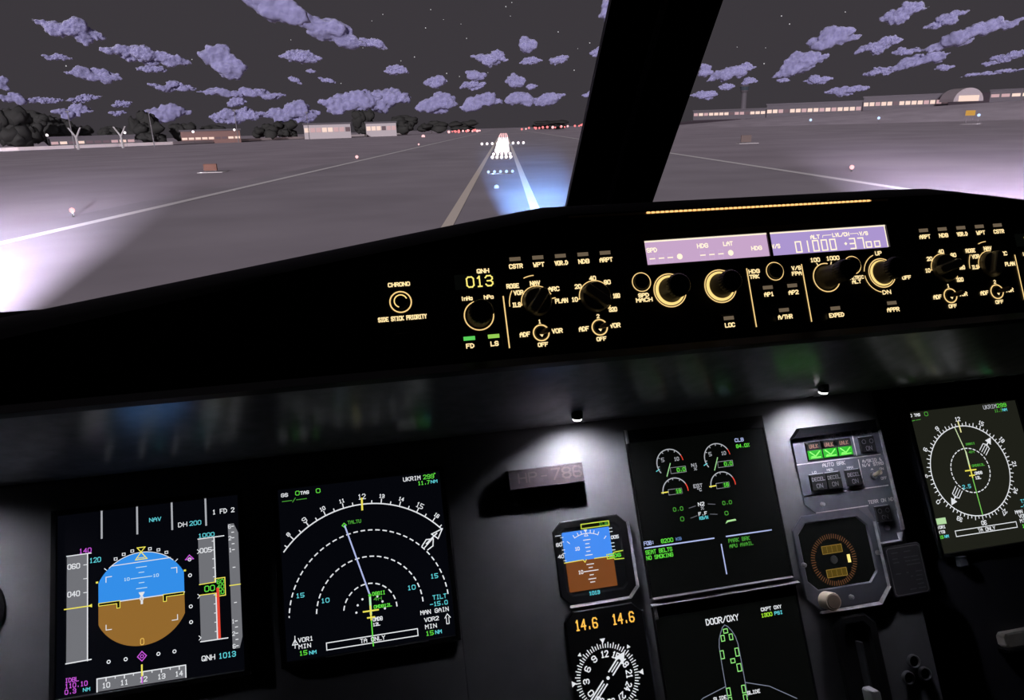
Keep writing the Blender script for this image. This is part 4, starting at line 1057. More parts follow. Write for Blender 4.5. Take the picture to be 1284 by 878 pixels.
# ------------------------------------------------------------------ panel lamps (each carries its own light)
def panel_lamp(x, y, z, label, energy, cone, aim):
    o = bpy.data.objects.new('panel_lamp', None)
    COL.objects.link(o)
    o.location = (x, y, z)
    tag(o, label, 'lamp', 'lamps under the glareshield')
    P('housing', BLACK, o, lambda m: m.loft([(circ((0, 0), 5.0, 24), 11), (circ((0, 0), 6.4, 24), 7), (circ((0, 0), 6.8, 24), 2), (circ((0, 0), 6.2, 24), .6)]), True)
    P('lens', em('lamp_lens', (255, 252, 255), 6.0), o, lambda m: m.loft([(circ((0, 0), 5.8, 24), .6), (circ((0, 0), 5.0, 24), -1.6), (circ((0, 0), 2.5, 24), -2.6)]), True)
    d = bpy.data.lights.new('panel_lamp_beam', 'SPOT')
    d.energy, d.spot_size, d.spot_blend, d.color, d.shadow_soft_size = energy, cone, 1.0, (0.88, 0.87, 1.0), 0.004
    s = bpy.data.objects.new('panel_lamp_beam', d)
    COL.objects.link(s)
    s.parent = o
    s.location = (0, 0, -0.004)
    look(s, aim)


panel_lamp(-.1636, .700, EZ - .317, 'small round panel lamp above the registration plate', 1.6, math.radians(132), (0.06, -.08, -1))
panel_lamp(.1470, .700, EZ - .317, 'small round panel lamp above the landing gear panel', 1.6, math.radians(130), (0.03, -.08, -1))
panel_lamp(-.870, .700, EZ - .317, 'small round panel lamp at the far left end of the panel', 2.6, math.radians(126), (.20, -.15, -1))

# ------------------------------------------------------------------ outside: ground, runway, berm
def wmesh(name, pts, faces, mat, parent=None, smooth=False):
    me = bpy.data.meshes.new(name)
    me.from_pydata([tuple(W(*p)) for p in pts], [], faces)
    if smooth:
        me.polygons.foreach_set('use_smooth', [True] * len(me.polygons))
    me.materials.append(mat)
    o = bpy.data.objects.new(name, me)
    COL.objects.link(o)
    if parent:
        o.parent = parent
    return o


def wquad(name, r0, s0, r1, s1, h, mat, parent=None):
    return wmesh(name, [(r0, s0, h), (r1, s0, h), (r1, s1, h), (r0, s1, h)], [(0, 1, 2, 3)], mat, parent)


GROUND = pbr('dry_ground', (0.42, 0.355, 0.375), 0.95, spec=0.1, noise=0.13, nscale=0.06)
ASPH = pbr('runway_asphalt', (0.385, 0.335, 0.35), 0.9, spec=0.15, noise=0.12, nscale=0.10)
LINE = pbr('runway_paint', (0.85, 0.78, 0.74), 0.8)
TAN = pbr('tan_paint', (0.92, 0.78, 0.64), 0.8)
ring = [0, 60, 150, 400, 1000, 2500, 9000]
gp_, gf_ = [(0, 0, 0)], []
for k, rr_ in enumerate(ring[1:]):
    for j in range(48):
        gp_.append((rr_ * math.cos(j * math.pi / 24), rr_ * math.sin(j * math.pi / 24), 0))
for j in range(48):
    gf_.append((0, 1 + j, 1 + (j + 1) % 48))
for k in range(len(ring) - 2):
    for j in range(48):
        a, b = 1 + k * 48 + j, 1 + k * 48 + (j + 1) % 48
        gf_.append((a, a + 48, b + 48, b))
struct(wmesh('ground', gp_, gf_, GROUND), 'dark greyish brown airfield ground at night')
rw = struct(wmesh('runway', [(-30, -40, .05), (29, -40, .05), (29, 2600, .05), (-30, 2600, .05), (-31, -40, -.1), (30, -40, -.1), (30, 2600, -.1), (-31, 2600, -.1)], [(0, 1, 2, 3), (0, 4, 5, 1), (1, 5, 6, 2), (2, 6, 7, 3), (3, 7, 4, 0)], ASPH), 'wide grey runway running ahead to the horizon')
wquad('edge_line', -26.6, 0, -25.7, 1400, .075, LINE, rw)
wquad('edge_line', 27.6, 0, 28.5, 1400, .075, LINE, rw)
wquad('centre_stripe', -3.5, 20, -2.9, 700, .075, TAN, rw)
wquad('centre_stripe', 1.5, 20, 2.1, 700, .075, TAN, rw)
wquad('threshold_bar', -150, 590, 60, 596, .075, LINE, rw)
bp_, bf_ = [], []
prof = [(.86, 0), (.93, .55), (1.0, 1.0), (1.35, 1.0), (1.7, .6)]
azs = [12, 14.5, 18, 22, 26, 30, 34, 38, 44, 52, 60]
hs = [0, 3.0, 6.0, 8.0, 9.6, 11.4, 13.2, 14.2, 14, 9, 0]
for a, hh in zip(azs, hs):
    for kd, kh in prof:
        bp_.append((700 * kd * math.sin(math.radians(a)), 700 * kd * math.cos(math.radians(a)), hh * kh - .2))
for i in range(len(azs) - 1):
    for j in range(len(prof) - 1):
        a = i * 5 + j
        bf_.append((a, a + 5, a + 6, a + 1))
struct(wmesh('terminal_bank', bp_, bf_, GROUND, smooth=True), 'low grey bank rising under the terminal on the right')

hp_, hf_ = [], []
haz = [10, 14, 18, 22, 26, 30, 33, 37, 42, 50, 58]
hhh = [0, 6, 15, 21, 25.5, 29, 31, 28, 30, 22, 0]
for a, hh in zip(haz, hhh):
    for kd, kh in ((.9, 0), (1.0, 1.0), (1.5, .9)):
        hp_.append((1150 * kd * math.sin(math.radians(a)), 1150 * kd * math.cos(math.radians(a)), hh * kh - .2))
for i in range(len(haz) - 1):
    for j in range(2):
        a = i * 3 + j
        hf_.append((a, a + 3, a + 4, a + 1))
struct(wmesh('hill_ridge', hp_, hf_, pbr('ridge_soil', (.115, .085, .10), .95, spec=.1, noise=.2, nscale=.02), smooth=True), 'low dark purple ridge behind the terminal')

# ------------------------------------------------------------------ outside: lights
LAMPW = em('approach_white', (255, 240, 244), 2.2)
LAMPP = em('approach_pink', (255, 190, 190), 1.6)
LAMPR = em('far_red', (250, 130, 130), 1.5)
LAMPB = em('taxi_blue', (190, 215, 255), 1.6)
POLE = pbr('light_stem', (.12, .11, .11), .6)


def ico(r, sub=1):
    bm = bmesh.new()
    bmesh.ops.create_icosphere(bm, subdivisions=sub, radius=r)
    me = bpy.data.meshes.new('dome')
    bm.to_mesh(me)
    bm.free()
    return me


DOMES = {}


def dome(r, mat):
    key = (r, mat.name)
    if key not in DOMES:
        DOMES[key] = ico(r, 2)
        DOMES[key].materials.append(mat)
    return DOMES[key]


def wobj(name, me, loc, parent=None):
    o = bpy.data.objects.new(name, me)
    COL.objects.link(o)
    o.location = loc
    if parent:
        o.parent = parent
    return o


def wempty(name, loc, label, cat, group=None):
    o = bpy.data.objects.new(name, None)
    COL.objects.link(o)
    o.matrix_world = Matrix(((RR.x, RD.x, 0, loc.x), (RR.y, RD.y, 0, loc.y), (0, 0, 1, loc.z), (0, 0, 0, 1)))
    tag(o, label, cat, group)
    return o


stem_cache = {}


def light(name, r, s, h, rad, mat, label, group):
    t = wempty(name, W(r, s, 0), label, 'light', group)
    hh = max(h - rad, .02)
    if hh not in stem_cache:
        stem_cache[hh] = None
        m = MB()
        m.loft([(circ((0, 0), .08, 8), 0), (circ((0, 0), .05, 8), hh)])
        o = m.build('stem', POLE, t, scale=1.0)
        stem_cache[hh] = o.data
    else:
        wobj('stem', stem_cache[hh], (0, 0, 0), t)
    wobj('lens', dome(rad, mat), (0, 0, h), t)
    return t


for r, s, lab in ((-29.5, 48.1, 'runway edge light inside the bright pool at the left'), (-28.2, 137.4, 'runway edge light on the left line, middle one'), (-28.6, 241.5, 'runway edge light on the left line, farther one'), (-59.6, 535, 'pink light at the far end of the left line')):
    light('edge_light', r, s, .5, .18 if s < 100 else (.30 if s < 300 else 1.3), LAMPP, lab, 'runway edge lights')
light('edge_light', 33.4, 68.7, .4, .22, LAMPP, 'edge light in the bright pool seen through the right windshield', 'runway edge lights')
light('edge_light', 74, 420, 2.0, .9, LAMPP, 'pink light just left of the centre post near the horizon', 'runway edge lights')
light('centre_light', -.8, 61, .15, .22, LAMPB, 'single pale light nearest on the runway centre', 'approach lights')
for i, s in enumerate([80] + [118 + 14 * k for k in range(34)]):
    n_ = 5
    half = 1.35 if s < 100 else (1.5 if s < 135 else min(1.0 + (s - 118) * .004, 2.2))
    if i == 8:
        half, n_ = 6.2, 9
    lab = 'row of five pale lights across the runway, nearest row' if i == 0 else ('long white light bar crossing the glowing runway lights' if i == 8 else 'short white light bar in the glowing line of approach lights')
    t = wempty('approach_light_bar', W(-.55, s, 0), lab, 'light', 'approach lights' if i in (0, 8) else 'glowing approach light bars')
    m = MB()
    m.box(-half, -.06, half, .06, .05, .16)
    m.build('crossbar', POLE, t, scale=1.0)
    rad = .17 if s < 100 else (.27 if s < 135 else max(.30, .44 - (s - 130) * .0006))
    rad = round(rad, 2)
    for k in range(n_):
        wobj('lamp', dome(rad, LAMPB if s < 100 else (LAMPW if s < 330 else LAMPP)), (-half + 2 * half * k / (n_ - 1), 0, .16 + rad), t)
random.seed(7)
for side_, pts in (('left', [(-70 + 2.1 * k, 900) for k in range(20)]), ('right', [(22 + 4.4 * k, 900) for k in range(20)])):
    for r, s in pts:
        h = 1.8 + (2.4 * max(0, r) / 100 if side_ == 'right' else 0) + random.uniform(0, 1.4)
        light('end_light', r + random.uniform(-.8, .8), s + random.uniform(-60, 60), round(h, 1), random.choice((1.0, 1.3, 1.6)), random.choice((LAMPR, LAMPP, LAMPR)), 'red light in the glowing row %s of the runway end' % side_, 'far runway lights ' + side_)
for r, s, lab in ((188, 446, 'first bluish taxi light from the centre post below the terminal'), (219, 425, 'second bluish taxi light from the centre post below the terminal'), (258, 395, 'third bluish taxi light from the centre post below the terminal'), (203, 255, 'rightmost bluish taxi light before the yellow sign')):
    light('taxi_light', r, s, 4.0 if s > 300 else 3.4, .8 if s > 300 else .55, LAMPB, lab, 'taxi lights below the terminal')


def sign(r, s, w, h, base, mat, label):
    t = wempty('runway_sign', W(r, s, 0), label, 'sign')
    m = MB()
    m.box(-w / 2, -.15, w / 2, .15, base, base + h, .04)
    m.build('board', mat, t, scale=1.0)
    for x in (-.35 * w, .35 * w):
        m = MB()
        m.box(x - .06, -.06, x + .06, .06, 0, base)
        m.build('leg', POLE, t, scale=1.0)
    m = MB()
    m.box(-w * .8, -1.2, w * 1.1, 1.2, 0, .06)
    m.build('concrete_pad', LINE, t, scale=1.0)


sign(-43.0, 105, 1.9, .95, .25, pbr('sign_rust', (.20, .085, .055), .7), 'rust brown runway sign left of the runway')
sign(54.5, 163, 2.3, 1.5, .3, pbr('sign_brown', (.14, .095, .08), .7), 'dull brown runway sign just right of the centre post')
sign(226.6, 353.5, 4.6, 2.4, 4.0, em('sign_yellow', (214, 160, 70), .9), 'lit yellow taxiway sign below the domed hangar')

# ------------------------------------------------------------------ outside: trees, buildings, masts
CROWN = pbr('night_foliage', (0.040, 0.038, 0.034), .9, spec=.1, noise=.35, nscale=.5)
BARK = pbr('bark', (.10, .08, .07), .9)


def tree_mesh(seed):
    rnd = random.Random(seed)
    bm = bmesh.new()
    for i in range(22):
        r = rnd.uniform(.10, .24)
        c = Vector((rnd.uniform(-.30, .30), rnd.uniform(-.30, .30), rnd.uniform(.34, .82)))
        res = bmesh.ops.create_icosphere(bm, subdivisions=2, radius=r, matrix=Matrix.Translation(c))
        for v in res['verts']:
            v.co += (v.co - c).normalized() * rnd.uniform(-.06, .07)
    me = bpy.data.meshes.new('crown')
    bm.to_mesh(me)
    bm.free()
    me.polygons.foreach_set('use_smooth', [True] * len(me.polygons))
    me.materials.append(CROWN)
    return me


CROWNS = [tree_mesh(i) for i in range(4)]
tm = MB()
tm.loft([(circ((0, 0), .035, 8), 0), (circ((0, 0), .02, 8), .55)])
trunk_o = tm.build('trunk_template', BARK, scale=1.0)
TRUNK = trunk_o.data
bpy.data.objects.remove(trunk_o)
trees = [(-334, 498.4, 29, 34, 'tallest dark tree at the far left of the horizon'), (-337, 520.4, 27, 32, 'second dark tree from the left end of the treeline'), (-318, 508.7, 23, 30, 'third dark tree from the left end of the treeline'), (-330, 548, 19, 24, 'low round tree right of the tall left trees'),
         (-310, 537, 15, 22, 'small dark tree behind the left pale forked post'), (-285, 528, 14, 20, 'small dark tree behind the right pale forked post'), (-266, 537.6, 26, 22, 'tall dark tree between the two forked posts and the low red building'), (-278, 576, 17, 24, 'round dark tree left of the low red building'),
         (-262, 600, 17, 26, 'dark tree behind the left end of the low red building'), (-246, 615, 15, 26, 'dark tree behind the right end of the low red building'), (-218, 665, 16, 26, 'dark tree left of the white lit hall'), (-201, 672, 17, 24, 'dark tree touching the left end of the white lit hall'),
         (-150, 786, 29, 30, 'tall dark tree behind the white halls'), (-122, 892, 24, 40, 'broad dark tree right of the white halls'), (-99, 995, 18, 46, 'low dark tree left of the red runway lights'), (-56, 998, 16, 44, 'low dark tree behind the left red runway lights'), (63, 998, 13, 60, 'low dark tree behind the right red runway lights')]
for i, (r, s, h, w_, lab) in enumerate(trees):
    kf = {1: 1.12, 2: 1.22, 4: 1.2, 5: 1.18, 6: 1.15, 11: 1.08}.get(i, 1.0)
    r, s, h, w_ = r * kf, s * kf, h * kf, w_ * kf
    t = wempty('tree', W(r, s, 0), lab, 'tree', 'treeline on the left horizon')
    c = wobj('crown', CROWNS[i % 4], (0, 0, -.12 * h), t)
    c.scale = (w_ * .95, w_ * .8, h * 1.08)
    k = wobj('trunk', TRUNK, (0, 0, 0), t)
    k.scale = (h * .8, h * .8, h)

HALLW = pbr('hall_white', (.46, .40, .39), .8)
HALLR = pbr('hall_red', (.22, .12, .10), .8)
HALLG = pbr('hall_grey', (.10, .085, .092), .8)
WINA, WINB, WINC = em('window_warm', (255, 222, 206), 1.1), em('window_pink', (226, 184, 186), .9), em('window_dim', (120, 98, 104), .9)


def building(name, a, b, z0, z1, depth, wall, label, nwin, wb, wt, cat='building', group=None, seed=1):
    """long hall between runway-frame points a and b"""
    A_, B_ = Vector((a[0], a[1], 0)), Vector((b[0], b[1], 0))
    L = (B_ - A_).length
    ux = (B_ - A_) / L
    o = bpy.data.objects.new(name, None)
    COL.objects.link(o)
    x_ = RR * ux.x + RD * ux.y
    y_ = Vector((0, 0, 1)).cross(x_)
    p = W(a[0], a[1], z0)
    o.matrix_world = Matrix(((x_.x, y_.x, 0, p.x), (x_.y, y_.y, 0, p.y), (0, 0, 1, p.z), (0, 0, 0, 1)))
    tag(o, label, cat, group)
    h = z1 - z0
    m = MB()
    m.box(0, 0, L, depth, -3, h)
    m.build('walls', wall, o, scale=1.0)
    m = MB()
    m.box(-.8, -.8, L + .8, depth + .8, h, h + h * .10 + .4)
    m.build('roof', HALLG, o, scale=1.0)
    rnd = random.Random(seed)
    me = None
    step = L / nwin
    for k in range(nwin):
        mt = rnd.choice((WINA, WINA, WINA, WINB, WINB, WINC))
        m = MB()
        m.box(k * step + step * .1, -.35, (k + 1) * step - step * .1, .05, h * wb, h * wt)
        m.build('window', mt, o, scale=1.0)
    return o


building('hall', (-243, 548.5), (-204, 564), 1.0, 9.0, 20, HALLR, 'low red brown building on the left horizon', 9, .25, .45, seed=2)
building('hall', (-185, 675), (-144, 685), 3.0, 12.6, 24, HALLW, 'white lit hall on the horizon, left of the pair', 8, .3, .7, seed=3)
building('hall', (-141, 746), (-111, 752), 3.0, 13, 24, HALLW, 'white lit hall on the horizon, right of the pair', 6, .3, .7, seed=4)
building('hall', (-317, 509), (-271, 535), 1.0, 7.0, 14, HALLG, 'low grey building among the trees at the far left', 10, .3, .6, seed=5)
building('terminal', (201, 774), (270, 753), 9.5, 15.5, 22, HALLG, 'lit terminal wing nearest the centre post', 14, .2, .65, group='airport terminal', seed=6)
building('terminal', (271, 753), (352, 718.4), 10.0, 19.0, 26, HALLG, 'lit terminal wing second from the centre post', 16, .12, .5, group='airport terminal', seed=7)
building('terminal', (353, 718), (416, 684), 13.5, 22.5, 26, HALLG, 'lit terminal wing third from the centre post, left of the domed hangar', 14, .12, .5, group='airport terminal', seed=8)
building('terminal', (433, 652), (520, 590), 17.0, 23.5, 26, HALLG, 'lit terminal wing right of the domed hangar', 14, .15, .55, group='airport terminal', seed=9)

dh = wempty('domed_hangar', W(418, 658, 15.5), 'pale domed hangar on the right horizon', 'building', 'airport terminal')
m = MB()
m.loft([([(x, y * 1.0, z) for x, z in [(13.5 * math.cos(math.radians(a)), 11.5 * math.sin(math.radians(a))) for a in range(0, 181, 12)]], 0) for y in (0, 22)])
m.build('vault', pbr('dome_pale', (.34, .28, .28), .7), dh, scale=1.0)
m = MB()
m.box(-9, -.5, 9, 0, 0, 5)
m.build('doorway', WINA, dh, scale=1.0)

ct = wempty('control_tower', W(280, 855, 0), 'slim grey control tower behind the terminal near the post', 'tower')
m = MB()
m.loft([(circ((0, 0), 3.6, 12), 0), (circ((0, 0), 3.0, 12), 35), (circ((0, 0), 4.8, 12), 37.5), (circ((0, 0), 5.0, 12), 38)])
m.build('shaft', HALLG, ct, scale=1.0)
m = MB()
m.loft([(circ((0, 0), 4.6, 12), 38), (circ((0, 0), 5.4, 12), 42)])
m.build('glass_cab', pbr('cab_glass', (.05, .06, .07), .2), ct, scale=1.0)
m = MB()
m.loft([(circ((0, 0), 5.8, 12), 42), (circ((0, 0), 4, 12), 43.6)])
m.build('roof', HALLG, ct, scale=1.0)

pw = wempty('perimeter_wall', W(-278, 415, 0), 'long pale wall running along the left horizon', 'wall')
m = MB()
pts_ = [(-330, 396), (-278, 416), (-228, 500), (-215, 640), (-170, 800), (-120, 900)]
for (r0, s0), (r1, s1) in zip(pts_, pts_[1:]):
    d_ = Vector((r1 - r0, s1 - s0)).normalized()
    nx, ny = d_.y * .3, -d_.x * .3
    q = [(r0 + 278 + nx, s0 - 415 + ny), (r1 + 278 + nx, s1 - 415 + ny), (r1 + 278 - nx, s1 - 415 - ny), (r0 + 278 - nx, s0 - 415 - ny)]
    m.prism(q, 0.4, 2.4)
m.build('wall_run', pbr('pale_concrete', (.80, .68, .64), .8), pw, scale=1.0)
m = MB()
for (r0, s0), (r1, s1) in zip(pts_, pts_[1:]):
    d_ = Vector((r1 - r0, s1 - s0)).normalized()
    nx, ny = d_.y * .5, -d_.x * .5
    q = [(r0 + 278 + nx, s0 - 415 + ny), (r1 + 278 + nx, s1 - 415 + ny), (r1 + 278 - nx, s1 - 415 - ny), (r0 + 278 - nx, s0 - 415 - ny)]
    m.prism(q, 0, .4)
m.build('footing', HALLG, pw, scale=1.0)

for r, s, h, lab in ((-254, 430, 21, 'thin lamp mast left of the forked posts'), (-208, 432, 20, 'thin lamp mast right of the forked posts'), (-190, 520, 22, 'thin lamp mast in front of the low red building'), (-150, 560, 20, 'thin lamp mast before the white halls')):
    t = wempty('lamp_mast', W(r, s, 0), lab, 'mast', 'masts on the left horizon')
    m = MB()
    m.loft([(circ((0, 0), .35, 8), 0), (circ((0, 0), .18, 8), h)])
    m.build('pole', pbr('mast_grey', (.18, .16, .16), .6), t, scale=1.0)
    m = MB()
    m.box(-1.2, -.3, 1.2, .3, h, h + .5)
    m.build('lamp_head', pbr('mast_grey', (.18, .16, .16), .6), t, scale=1.0)
for r, s, lab in ((-242.6, 414, 'pale forked post, left of the two on the horizon'), (-223, 425, 'pale forked post, right of the two on the horizon')):
    t = wempty('forked_post', W(r, s, 0), lab, 'post', 'forked posts on the left horizon')
    pm = pbr('post_pale', (.42, .38, .36), .7)
    m = MB()
    m.loft([(circ((0, 0), .8, 8), 0), (circ((0, 0), .6, 8), 7)])
    m.build('trunk', pm, t, scale=1.0)
    for sx in (-1, 1):
        m = MB()
        m.loft([(circ((0, 0), .6, 8), 6.6), (circ((sx * 3.4, 0), .45, 8), 12)])
        m.build('arm', pm, t, scale=1.0)
for r, s, h, lab in ((-275, 440, 8.6, 'white floodlight among the far left trees'), (-236, 455, 8.8, 'white floodlight between the forked posts'), (-190, 515, 9.0, 'white floodlight above the low red building'), (-200, 470, 8.2, 'white floodlight left of the low red building')):
    light('floodlight', r, s, h, .8, LAMPW, lab, 'floodlights on the left horizon')

# ------------------------------------------------------------------ outside: clouds and stars
CLOUD = pbr('cloud_lavender', (0.30, 0.282, 0.44), 1.0, spec=0.0, noise=.14, nscale=.02)
cb = CLOUD.node_tree.nodes['Principled BSDF']
cb.inputs['Subsurface Weight'].default_value = 1.0
cb.inputs['Subsurface Radius'].default_value = (1, 1, 1)
cb.inputs['Subsurface Scale'].default_value = 16.0
CL = [(-1050, 1862, 260, 152, 47, 10), (-1162, 2472, 260, 261, 57, 8), (-1449, 2463, 260, 88, 26, 8), (-1734, 3183, 260, 217, 61, 8), (-1050, 2839, 260, 163, 102, 13), (-1389, 2974, 260, 107, 35, 3), (-1778, 4009, 260, 240, 60, 6), (-1684, 4800, 260, 547, 72, 4), (-712, 2665, 260, 141, 51, 6), (-499, 1698, 260, 141, 71, 23), (-456, 1993, 260, 209, 71, 18), (-399, 2354, 260, 84, 40, 13), (-1313, 6366, 248, 523, 206, -2), (-2692, 5916, 182, 346, 154, 3), (-2200, 6117, 152, 465, 119, -2), (-1804, 6245, 168, 474, 163, -2), (-3272, 5616, 204, 279, 97, -2), (-3017, 4567, 260, 176, 69, 8), (-2341, 3504, 260, 60, 67, 38), (-3049, 4936, 260, 223, 48, -2), (-2758, 4891, 260, 221, 47, -7), (-2931, 5692, 260, 147, 49, -7), (-3011, 5761, 194, 125, 50, -2), (-1061, 3813, 260, 73, 29, 28), (-915, 3882, 260, 91, 33, 13), (-2203, 6115, 259, 145, 92, -2), (-847, 3312, 260, 42, 25, -2),
      (-51, 2934, 260, 150, 56, 6), (87, 2481, 260, 58, 63, 18), (122, 3128, 260, 100, 30, -2), (227, 3022, 260, 84, 42, -7), (-490, 3453, 260, 111, 55, 6), (-395, 4419, 260, 133, 85, -2), (-134, 3806, 260, 106, 61, 8), (-188, 4690, 260, 171, 55, -10), (82, 4577, 260, 118, 89, -2), (200, 5082, 260, 77, 55, -2), (-1065, 6367, 260, 481, 247, -2), (-583, 6474, 204, 379, 182, -2), (-190, 6497, 207, 352, 183, -2), (155, 6498, 237, 295, 127, -2), (408, 6487, 229, 295, 140, -10), (259, 1840, 260, 38, 54, -2), (360, 2785, 260, 65, 38, -22), (748, 6457, 258, 112, 56, -2),
      (1080, 2035, 260, 115, 43, -10), (1290, 2193, 260, 116, 35, -17), (1155, 2617, 260, 178, 72, -10), (1623, 2597, 260, 303, 61, -14), (1469, 2925, 260, 168, 50, -14), (1575, 3937, 260, 270, 110, -14), (1741, 3214, 260, 117, 34, -2), (2128, 3795, 260, 277, 73, -14), (2291, 4487, 260, 203, 53, -10), (1321, 4287, 260, 276, 83, -12), (1118, 4087, 260, 70, 79, -2), (1768, 5316, 260, 115, 52, -2), (1801, 5949, 260, 128, 58, -2), (1712, 6270, 209, 231, 82, -2), (2250, 5276, 260, 193, 63, -2), (1986, 5240, 260, 90, 40, -2), (2458, 3607, 260, 162, 46, -10), (2720, 4139, 260, 89, 31, -2), (3348, 5037, 260, 402, 38, -5), (2745, 5892, 206, 332, 77, -6), (2599, 4365, 260, 103, 38, -2)]
CLAB = {2: 'small cloud scrap left of the long upper left streak', 5: 'small cloud scrap tucked under the long upper left streak', 6: 'short cloud streak left of the thin wide cloud', 17: 'low cloud at the left frame edge above the tallest tree', 18: 'slanting cloud cut by the left frame edge', 19: 'thin cloud right of the one above the tallest tree', 20: 'thin cloud above the left forked post', 21: 'small thin cloud above the right forked post', 22: 'small low cloud just above the right forked post', 23: 'tiny slanting cloud above the thin wide cloud', 24: 'tiny cloud right of the tiny slanting one', 25: 'small cloud under the middle of the thin wide cloud', 26: 'tiniest cloud scrap below the big diagonal bank', 29: 'thin flat cloud right of the flat high runway cloud', 30: 'small cloud left of the centre post, high over the runway', 31: 'small cloud left of the flat high runway cloud', 32: 'small puffy cloud between the heaped cloud and runway end', 33: 'small cloud right under the flat high runway cloud, upper of two', 34: 'thin cloud under the flat high runway cloud, lower of two', 35: 'small puffy cloud right over the runway end', 36: 'tiny cloud right of the puffy one over the runway end', 40: 'low flat cloud just right over the runway end', 44: 'tiny low cloud touching the left edge of the centre post', 51: 'small flat cloud under the slanting topmost right clouds', 53: 'thin cloud between the broad right cloud and the dome', 55: 'small cloud at the right edge of the centre post', 56: 'tiny cloud right above the control tower cab', 57: 'tiny cloud left of the control tower top', 58: 'lowest cloud touching the right edge of the centre post', 59: 'small flat cloud under the broad right windshield cloud', 60: 'tiniest cloud under the left end of the broad right cloud', 61: 'cloud at the right frame edge below the long bright one', 62: 'small cloud left below the right frame edge cloud', 65: 'small cloud just left above the domed hangar', 0: 'highest left lavender cloud streak, sloping down to the right', 1: 'long lavender cloud streak second from the top left', 3: 'lavender cloud streak below the long upper left one', 4: 'blocky lavender cloud in the middle of the left windshield sky', 7: 'thin wide lavender cloud above the low red building', 8: 'lavender cloud below the big diagonal cloud bank', 9: 'upper end of the big diagonal cloud bank at the top', 10: 'middle of the big diagonal cloud bank at the top', 11: 'lower right tip of the big diagonal cloud bank', 12: 'broad low cloud left above the white halls', 13: 'low cloud behind the low red building', 14: 'low flat cloud right of the low red building', 15: 'low flat cloud above the left white hall', 16: 'low cloud behind the forked posts', 27: 'flat lavender cloud high over the runway end', 28: 'small upright cloud topmost over the runway end', 37: 'large heaped cloud above the right white hall', 38: 'heaped low cloud left of the runway end', 39: 'heaped low cloud straight over the runway end', 41: 'heaped low cloud right of the runway end', 42: 'cloud cut by the upper left edge of the centre post', 43: 'slanting cloud cut by the middle left edge of the centre post', 45: 'topmost lavender cloud in the right windshield', 46: 'slanting cloud right of the topmost right windshield cloud', 47: 'puffy cloud left of the topmost right windshield cloud', 48: 'long bright cloud at the right edge over the dome', 49: 'slanting cloud under the puffy right windshield cloud', 50: 'broad lavender cloud low in the middle of the right windshield', 52: 'long cloud right of the broad right windshield cloud', 54: 'lavender cloud above the control tower', 63: 'very thin flat cloud above the domed hangar', 64: 'flat dim cloud resting on the terminal roof'}


def cloud_mesh(w, h, tilt, seed):
    """a bank of broad flattened lobes with smaller ragged ones along its rim"""
    rnd = random.Random(seed)
    bm = bmesh.new()
    lobes = []
    n = max(5, min(14, int(w / h * 2.8)))
    for i in range(n):
        t = (i + .5) / n * 2 - 1
        env = math.sqrt(max(0.06, 1 - abs(t) ** 2.4))
        rz = h * .5 * env * rnd.uniform(.42, .85)
        rx = w / n * rnd.uniform(1.0, 1.4) + rz * .25
        lobes.append((t * (w * .5 - rx * .6), rnd.uniform(-.26, .26) * h * env, rx, rz))
    for i in range(n * 5):
        lx, lz, rx, rz = rnd.choice(lobes[:n])
        a = rnd.uniform(0, 2 * math.pi)
        k = rnd.uniform(.16, .34)
        lobes.append((lx + rx * .88 * math.cos(a), lz + rz * .88 * math.sin(a), k * (rx + rz) * .6, k * rz * 1.1))
    for lx, lz, rx, rz in lobes:
        c = Vector((lx, rnd.uniform(-.06, .06) * w, lz))
        res = bmesh.ops.create_icosphere(bm, subdivisions=3 if rx > w * .06 else 2, radius=1.0)
        p1, p2, p3 = rnd.uniform(0, 9), rnd.uniform(0, 9), rnd.uniform(0, 9)
        for v in res['verts']:
            d = v.co.copy()
            k = 1 + .07 * math.sin(d.x * 6 + p1) * math.sin(d.z * 6 + p2) + .06 * math.sin(d.x * 14 + p3) * math.cos(d.z * 13 + p1)
            yy = math.copysign(abs(d.y) ** .6, d.y)
            v.co = c + Vector((d.x * rx * k, yy * rz * .7, d.z * rz * k))
    me = bpy.data.meshes.new('cloud')
    bm.to_mesh(me)
    bm.free()
    me.polygons.foreach_set('use_smooth', [True] * len(me.polygons))
    me.materials.append(CLOUD)
    return me


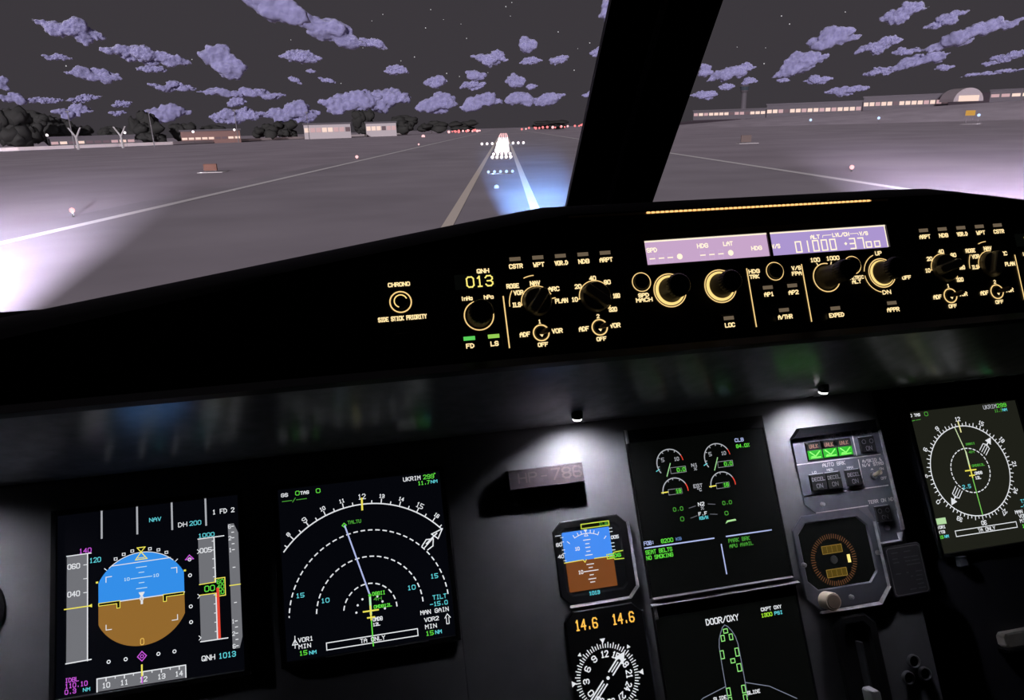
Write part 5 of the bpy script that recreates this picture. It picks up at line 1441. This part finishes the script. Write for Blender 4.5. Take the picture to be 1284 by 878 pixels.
CTEX = []
for sz in (12.0, 26.0, 50.0):
    tx = bpy.data.textures.new('cloud_billow', 'CLOUDS')
    tx.noise_scale = sz
    tx.noise_depth = 2
    CTEX.append(tx)
for i, (r, s, z, w_, h_, tl) in enumerate(CL):
    kf = {37: 1.12, 15: 1.1, 39: 1.08, 41: 1.1}.get(i, 1.0)
    r, s, z, w_, h_ = r * kf, s * kf, z * kf, w_ * kf, h_ * kf
    o = bpy.data.objects.new('cloud', cloud_mesh(w_, h_, tl, i + 1))
    COL.objects.link(o)
    rmod = o.modifiers.new('merge', 'REMESH')
    rmod.mode = 'VOXEL'
    rmod.voxel_size = max(h_ / 17, w_ / 75)
    dmod = o.modifiers.new('ragged', 'DISPLACE')
    dmod.texture = CTEX[min(2, int(h_ // 60))]
    dmod.texture_coords = 'LOCAL'
    dmod.strength = h_ * .30
    dmod.mid_level = .52
    rmod.use_smooth_shade = True
    v_ = RR * r + RD * s
    yaw = math.atan2(-v_.x, v_.y)
    o.matrix_world = Matrix.Translation(W(r, s, z + 5)) @ Matrix.Rotation(yaw, 4, 'Z') @ Matrix.Rotation(math.radians(tl), 4, 'Y')
    side_ = 'left windshield over the treeline' if i < 27 else ('left windshield above the runway end' if i < 45 else 'right windshield above the terminal')
    g_ = CLAB.get(i)
    tag(o, g_ or 'small lavender cloud scrap seen in the %s' % side_, 'cloud', 'big clouds in the night sky' if g_ else 'cloud scraps, ' + side_)

ST = [(-783, 7897, 1009), (-592, 7903, 1084), (120, 7904, 1225), (57, 7910, 1189), (-415, 7921, 1039), (-1063, 7898, 700), (-920, 7912, 735), (-154, 7978, 565), (-460, 7968, 534), (926, 7903, 819), (802, 7922, 769), (-1695, 7802, 491), (2832, 7429, 886), (2385, 7603, 708), (2968, 7404, 600), (2646, 7530, 539), (-2126, 7658, 906), (-3032, 7367, 723), (-3997, 6898, 654), (-1320, 7816, 1079), (-717, 7880, 1178), (597, 7922, 936), (102, 7923, 1101), (-364, 7940, 903), (-594, 7957, 568), (-1437, 7825, 829), (-1204, 7826, 1139), (766, 7943, 560), (2645, 7518, 685), (3280, 7234, 953), (2753, 7449, 963)]
STAR = em('star_white', (215, 212, 215), 1.0)
for i, (r, s, z) in enumerate(ST):
    o = wobj('star', dome((5.5, 3.5, 4.5)[i % 3], STAR), W(r, s, z + 5))
    tag(o, 'tiny white star in the dark night sky', 'star', 'stars')
